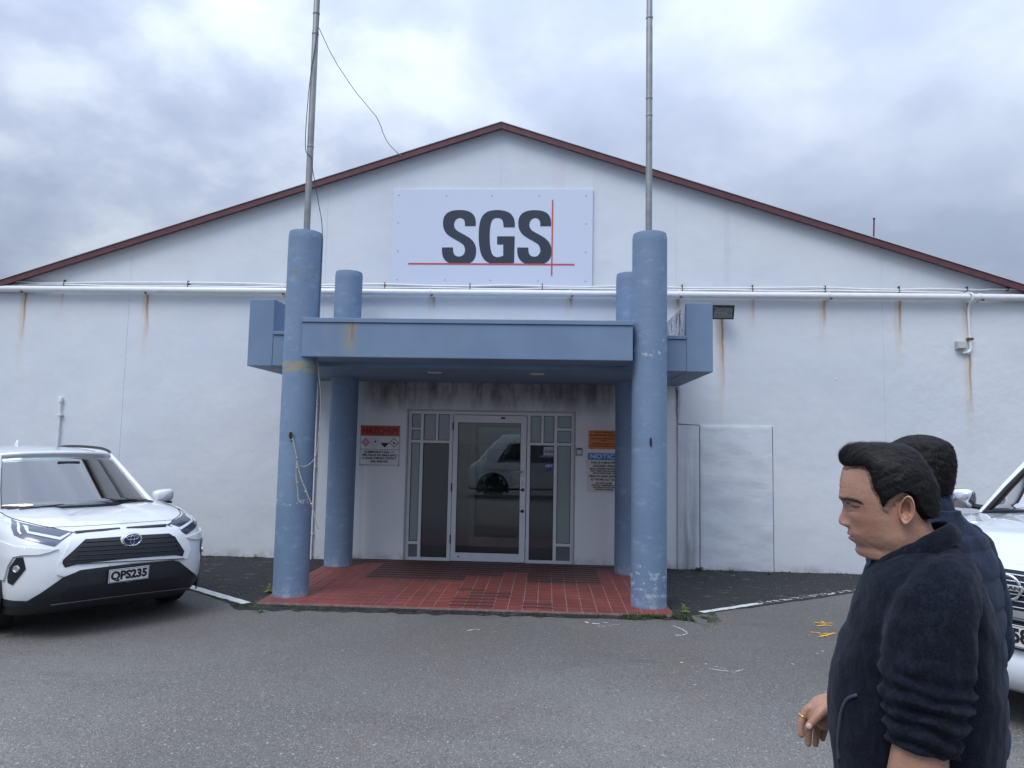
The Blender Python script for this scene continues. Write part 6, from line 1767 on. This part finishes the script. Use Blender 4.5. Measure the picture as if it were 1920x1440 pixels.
for k in range(90):
    d = .29*k/89; w_ = tab([(a, b) for a, b, c in TH], d); l_ = tab([(a, c) for a, b, c in TH], d)
    for i in range(na):
        a = 2*math.pi*i/na; c, s_ = math.cos(a), math.sin(a)
        x = l_*c + (-.012 if d > .17 else 0)*min(1, (d-.17)/.03 if d > .17 else 0); y = w_*s_*(1-.2*max(0,c)*(1 if d > .13 else .3))
        if c > 0: 
            x += .020*G(y, .012)*G(d-.135, .016) - .008*G(abs(y)-.03, .014)*G(d-.112, .012) + .003*G(y,.02)*G(d-.168,.006) - .003*G(d-.175,.003)*G(y,.02)
            x -= .02*max(0, min(1, (d-.19)/.03))
        vs.append((hc.x + x, hc.y + y, zz0 - d))
b2.add(vs, [(j*na+i, (j+1)*na+i, (j+1)*na+(i+1)%na, j*na+(i+1)%na) for j in range(89) for i in range(na)] + [tuple(range(na))])
for sg in (1, -1):
    ball(b2, (hc.x-.005, hc.y+sg*.081, zz0-.125), .016, .007, .030)
SK2 = skin_mat('skin_darker', (.30,.165,.11))
# trunk, arms, hands
sh = 1.44
A1 = MB()
for sg in (1, -1):
    S2 = Vector((hc.x-.02, hc.y+sg*.20, sh-.05)); E3 = Vector((hc.x-.05, hc.y+sg*.255, sh-.34)); W3 = Vector((hc.x+.04, hc.y+sg*.26, sh-.58))
    limb(A1, [S2, E3, W3], [.048,.044,.028], 18, 8); relaxed_hand(A1, W3, (1,0,-.2), (.2,0,-1), (0,-sg,0))
me = fuse(A1, .004, 3); b2.add([v_.co[:] for v_ in me.vertices], [tuple(p.vertices) for p in me.polygons])
c2 = MB(); limb(c2, [Vector((hc.x-.03,hc.y,.95)), Vector((hc.x-.03,hc.y,1.25)), Vector((hc.x-.02,hc.y,1.42)), Vector((hc.x-.012,hc.y,1.50))], [(.10,.13),(.10,.15),(.09,.15),(.05,.055)], 20, 6); b2.add(c2.v, c2.f)
b2.build('body', SK2, M2.root, smooth=180)
# hair cap
vs = []; hm2 = MB(); nz = 80
for k in range(nz+1):
    d = -.012 + .232*k/nz; dd = max(0, d)
    w_ = tab([(a, b) for a, b, c in TH], dd+.002)+.010; l_ = tab([(a, c) for a, b, c in TH], dd+.002)+.011
    if d < .012: q = math.sqrt(max(0, (d+.012)/.024)); w_ = .062*q; l_ = .078*q
    for i in range(na):
        a = 2*math.pi*i/na; c, s_ = math.cos(a), math.sin(a)
        lim = .060 if c > .35 else (.060 + (.35-c)/.75*.12 if c > -.4 else .192)
        if -.1 < c < .35: lim = max(lim, .105)
        kk = max(0, min(1, (lim - d)/.012)); n_ = .0035*mnoise.noise(Vector((c*9, s_*9, d*60))) + .003*mnoise.noise(Vector((c*24, s_*24, d*160)))
        wi, li = w_-.016, l_-.017
        x = (li + (l_-li)*kk + n_*kk)*c; y = (wi + (w_-wi)*kk + n_*kk)*s_
        if c > .3 and d < .04: x += .012*(c-.3)
        vs.append((hc.x + x, hc.y + y, zz0 - d + n_*.5))
hm2.add(vs, [(j*na+i, (j+1)*na+i, (j+1)*na+(i+1)%na, j*na+(i+1)%na) for j in range(nz) for i in range(na)])
h2 = hm2.build('hair', HAIR, M2.root, smooth=180)
bm = bmesh.new(); bm.from_mesh(h2.data); bm.normal_update(); sm2 = MB(); fl = [f for f in bm.faces if f.calc_center_median().z > zz0-.185]
for k in range(6000):
    f = random.choice(fl); c = f.calc_center_median(); n_ = f.normal.copy()
    d = Vector((-.5, 0, -.8)) + Vector((random.gauss(0,.35), random.gauss(0,.35), random.gauss(0,.3))); d -= n_*d.dot(n_)
    dl = zz0 - c.z
    if (c.x > hc.x+.03 and dl > .055) or dl > .18: continue
    strand(sm2, c, d, n_, random.uniform(.006,.014), .0004, random.uniform(.001,.004), 2)
bm.free(); sm2.build('hair_strands', HAIR2, h2, smooth=180, recalc=False)
# quilted jacket: baffles between stitched seams
jq = MB(); vs = []; nz, na2 = 150, 80
RW = [(.80,.155,.195),(.95,.155,.20),(1.10,.155,.20),(1.25,.150,.205),(1.35,.135,.208),(1.42,.115,.20),(1.46,.10,.17),(1.49,.085,.12),(1.52,.072,.080),(1.535,.070,.072)]
def puff(z): return .009*abs(math.sin((z-.80)/.088*math.pi))**.5
for k in range(nz+1):
    z = .80 + .735*k/nz; l_ = tab([(a, b) for a, b, c in RW], z); w_ = tab([(a, c) for a, b, c in RW], z); pf = puff(z) if z < 1.46 else .003
    for i in range(na2):
        a = 2*math.pi*i/na2; c, s_ = math.cos(a), math.sin(a); n_ = .004*mnoise.noise(Vector((c*4, s_*4, z*22)))
        vs.append((hc.x-.035 + (l_+pf+n_)*math.copysign(abs(c)**.85, c), hc.y + (w_+pf+n_)*math.copysign(abs(s_)**.85, s_), z))
b_ = len(vs); vs += [(hc.x-.035,hc.y,.80),(hc.x-.035,hc.y,1.54)]
jq.add(vs, [(j*na2+i, j*na2+(i+1)%na2, (j+1)*na2+(i+1)%na2, (j+1)*na2+i) for j in range(nz) for i in range(na2)] + [((i+1)%na2, i, b_) for i in range(na2)] + [(nz*na2+i, nz*na2+(i+1)%na2, b_+1) for i in range(na2)])
for sg in (1, -1):
    limb(jq, [Vector((hc.x-.03, hc.y+sg*.13, sh+.0)), Vector((hc.x-.03, hc.y+sg*.195, sh-.045)), Vector((hc.x-.04, hc.y+sg*.235, sh-.17)), Vector((hc.x-.05, hc.y+sg*.252, sh-.34)), Vector((hc.x-.005, hc.y+sg*.258, sh-.46)), Vector((hc.x+.035, hc.y+sg*.26, sh-.56))],
         [.055,.068,.070,.062,.055,.046], 36, 24, lambda t, a: .008*abs(math.sin(t*.66/.088*math.pi))**.5 + .004*mnoise.noise(Vector((math.cos(a)*2, math.sin(a)*2, t*16))))
JM2 = fuse(jq, .0045, 1, .4)
obj_from(JM2, 'jacket', QUILT, M2.root)
cb = MB(); vs = []; n = 48
for t, off in [(0,.004),(.3,.010),(.7,.010),(1,.005),(1.02,0),(.98,-.006),(.4,-.008)]:
    for i in range(n):
        a = 2*math.pi*i/n; c, s_ = math.cos(a), math.sin(a)
        r1_, r2_ = .070 + off - .006*t, .070 + off - .006*t
        vs.append((hc.x-.02 + r1_*c + .012*t, hc.y + r2_*s_, 1.505 + .075*t - .02*max(0,c)))
cb.add(vs, [(j*n+i, j*n+(i+1)%n, (j+1)*n+(i+1)%n, (j+1)*n+i) for j in range(6) for i in range(n)]); cb.build('collar', QUILT, M2.root, smooth=180)
MB().tube([(hc.x-.098-.004, hc.y-.19, 1.44), (hc.x-.155, hc.y, 1.435), (hc.x-.102, hc.y+.19, 1.44)], .0015, 6)
legs(M2.root, hc.x-.03, .95, .25, TROU)

# ------------------------------------------------------------------ van parked behind the photographer, seen mirrored in the door
VAN = dict(plan=[(0,0),(-.01,.45),(-.06,.70),(-.16,.84),(-.32,.90),(-.6,.925),(-1.6,.93),(-3.0,.93),(-4.3,.93),(-4.6,.90),(-4.68,.7),(-4.7,.35),(-4.7,0)],
    edge=[(-4.7,1.94),(-1.8,1.95),(-1.1,1.90),(-.8,1.80),(0,1.78)], bottom=[(-4.7,.28),(0,.26)],
    fracs=[0,.04,.1,.2,.3,.38,.44,.5,.56,.62,.7,.78,.86,.92,.96,.985,1.0], z0=.26, z1=1.9,
    recess=[(.26,-.08),(.4,0),(.9,-.04),(1.05,-.12),(1.2,-.30),(1.5,-.55),(1.8,-.80),(1.9,-.95)], recess_rear=[(.26,-.05),(.6,0),(1.2,-.03),(1.9,-.12)],
    width=[(0,.95),(.08,.98),(.3,1.0),(.5,1.0),(.6,.985),(.8,.94),(.93,.90),(1.0,.82)],
    crown=[(-4.7,.03),(-.8,.03),(0,.02)], hood=lambda x, y: 0, caps=(.985,.96,.92,.86,.78,.68,.56,.42,.26,.1),
    wheels=(-.85,-3.45), wr=.34, arch=.39, track=.80)
VV = Vehicle('parked_van', Vector((-2.45,-11.95,0)), R(180), 1.0, VAN, VANW)
tag(VV.root, 'white van whose side and wheel are mirrored in the glass entrance door', 'van')
for x in VAN['wheels']:
    for sg in (-1, 1): VV.wheel(x, sg, .34, .2)
def sidepatch(V, name, poly, mat, sg, off=.006):
    D = []
    for i, p in enumerate(poly):
        q = poly[(i+1) % len(poly)]; k = max(1, int(math.hypot(q[0]-p[0], q[1]-p[1])/.12)); D += [(p[0]+(q[0]-p[0])*j/k, p[1]+(q[1]-p[1])*j/k) for j in range(k)]
    vs = []
    for x, z in D:
        h_ = V.bvh.ray_cast(Vector((x, sg*3, z)), Vector((0,-sg,0))); vs.append(h_[0] + Vector((0, sg*off, 0)))
    c = sum(vs, Vector())/len(vs); n = len(vs)
    MB().add(vs + [c], [(i, (i+1) % n, n) for i in range(n)]).build(name, mat, V.root, smooth=180)
VG = glass_mat('van_window_glass', (.1,.11,.12), body=(.01,.012,.014), alpha=.9, gain=1.6)
for sg in (1, -1):
    sidepatch(VV, 'side_window', [(-.95,1.10),(-1.75,1.10),(-1.75,1.68),(-1.30,1.66)], VG, sg)
    sidepatch(VV, 'side_window', [(-1.88,1.10),(-3.05,1.10),(-3.05,1.68),(-1.88,1.69)], VG, sg)
    sidepatch(VV, 'side_window', [(-3.15,1.10),(-4.45,1.10),(-4.38,1.66),(-3.15,1.68)], VG, sg)
    sidepatch(VV, 'door_seam', [(-1.81,.40),(-1.822,.40),(-1.822,1.72),(-1.81,1.72)], GAPM, sg, .003)
    sidepatch(VV, 'side_moulding', [(-.45,.86),(-4.5,.86),(-4.5,.90),(-.45,.90)], PALE, sg, .012)
VV.patch('windscreen', [(-.74,1.12),(.74,1.12),(.66,1.66),(-.66,1.66)], VG, .006, front=True, grid=.1)
for sg in (1, -1): VV.patch('headlight', [(sg*.55,.74),(sg*.86,.76),(sg*.87,.98),(sg*.58,.92)], LAMPL, .006, front=True, grid=.06)

# ------------------------------------------------------------------ weeds and moss
LEAF = plain('weed_leaf', (.050,.085,.028), .6, var=.4, scale=40)
LEAFY = plain('clover_leaf', (.16,.22,.035), .6, var=.3, scale=40)
MOSS = plain('moss_green', (.045,.075,.025), .9, var=.5, scale=50)
SOIL = plain('soil_crumbs', (.035,.030,.024), .95, var=.5, scale=60)
def leafy(mb, c, n, L_, up_=.5, w_=.22):
    for k in range(n):
        a = random.uniform(0, 2*math.pi); d = Vector((math.cos(a), math.sin(a), 0)); s_ = Vector((-d.y, d.x, 0)); l = L_*random.uniform(.5,1.1); e_ = random.uniform(.15,1)*up_
        p0 = Vector(c) + d*.004; p1 = p0 + d*l*.45 + Vector((0,0,l*e_)); p2_ = p0 + d*l + Vector((0,0,l*e_*.7)); w2_ = l*w_*random.uniform(.6,1.2)
        mb.add([p0 - s_*.001, p0 + s_*.001, p1 + s_*w2_, p1 - s_*w2_, p2_], [(0,1,2,3),(3,2,4)])
def weed(px, py, n, L_, label, mat=LEAF, up_=.7, w_=.16, stems=0):
    g = atz(px, py, 0); mb = MB(); leafy(mb, (0,0,.002), n, L_, up_, w_)
    for k in range(stems):
        a = random.uniform(0, 6.28); r_ = random.uniform(.01,.05); c = Vector((math.cos(a)*r_, math.sin(a)*r_, 0)); t_ = c*1.5 + Vector((0,0,random.uniform(.03,.09)))
        mb.tube([c, t_], .0012, 4); leafy(mb, t_, 4, .022, .3, .4)
    o = mb.build('weed', mat, None, recalc=False); o.location = (g.x, min(g.y, -.03), .004); tag(o, label, 'weed', 'weeds in the joints of the forecourt'); return o
weed(1311, 1069, 46, .075, 'largest leafy weed at the wall foot, below the left joint of the blocked doorway')
weed(1372, 1073, 14, .050, 'tiny upright weed at the wall foot below the middle of the blocked doorway', stems=3)
weed(1441, 1077, 30, .055, 'dark bushy weed at the wall foot by the right edge of the blocked doorway')
weed(1285, 1150, 16, .05, 'bright yellow green clover right of the front right column', LEAFY, .5, .35, stems=8)
weed(503, 1112, 20, .06, 'leafy weed growing against the foot of the front left column', LEAFY, .6, .25, stems=10)
weed(487, 1148, 12, .045, 'small green weed in soil below the left corner of the tiled step', LEAF, .5, .3, stems=4)
weed(455, 1047, 12, .05, 'small grass tuft at the wall foot between the white car and the columns', LEAF, 1.0, .1)
weed(480, 1047, 16, .055, 'grass tuft at the wall foot just left of the front left column', LEAF, 1.0, .1)
weed(1500, 1079, 10, .035, 'tiny weed at the wall foot right of the blocked doorway', LEAF, .8, .12)
def scatter(name, label, x0, x1, yf, n, mat, size, spread, h_=.4):
    mb = MB()
    for k in range(n):
        x = random.uniform(x0, x1); y = yf(x) + random.gauss(0, spread); l = size*random.uniform(.4,1.3)
        if mnoise.noise(Vector((x*5, y*9, 2))) < -.05: continue
        a = random.uniform(0, 6.28); d = Vector((math.cos(a), math.sin(a), 0)); c = Vector((x, y, .006)); s_ = Vector((-d.y, d.x, 0))
        mb.add([c - s_*l*.25, c + s_*l*.25, c + d*l*.6 + Vector((0,0,l*h_*random.random()*2))], [(0,1,2)])
    o = mb.build(name, mat, None, recalc=False); tag(o, label, 'ground cover', kind='stuff')
scatter('moss', 'green moss and grass around the foot of the front right column', .78, 1.62, lambda x: -2.80 - .02*math.sin(x*9), 5200, MOSS, .022, .035, .8)
scatter('moss', 'thin moss and soil along the left end of the tiled step', -3.15, -2.1, lambda x: -2.86, 3200, MOSS, .014, .035, .4)
scatter('soil', 'dark soil crumbs along the front edge of the tiled step', -3.2, 1.4, lambda x: -2.83, 6000, SOIL, .018, .035, .3)
scatter('moss', 'moss patches on the old asphalt right of the front right column', 1.32, 1.75, lambda x: -2.45 + .4*math.sin(x*7), 2200, MOSS, .016, .12, .4)
scatter('soil', 'dirt line along the foot of the wall', -6.5, 5.6, lambda x: -.03, 5000, SOIL, .020, .018, .5)
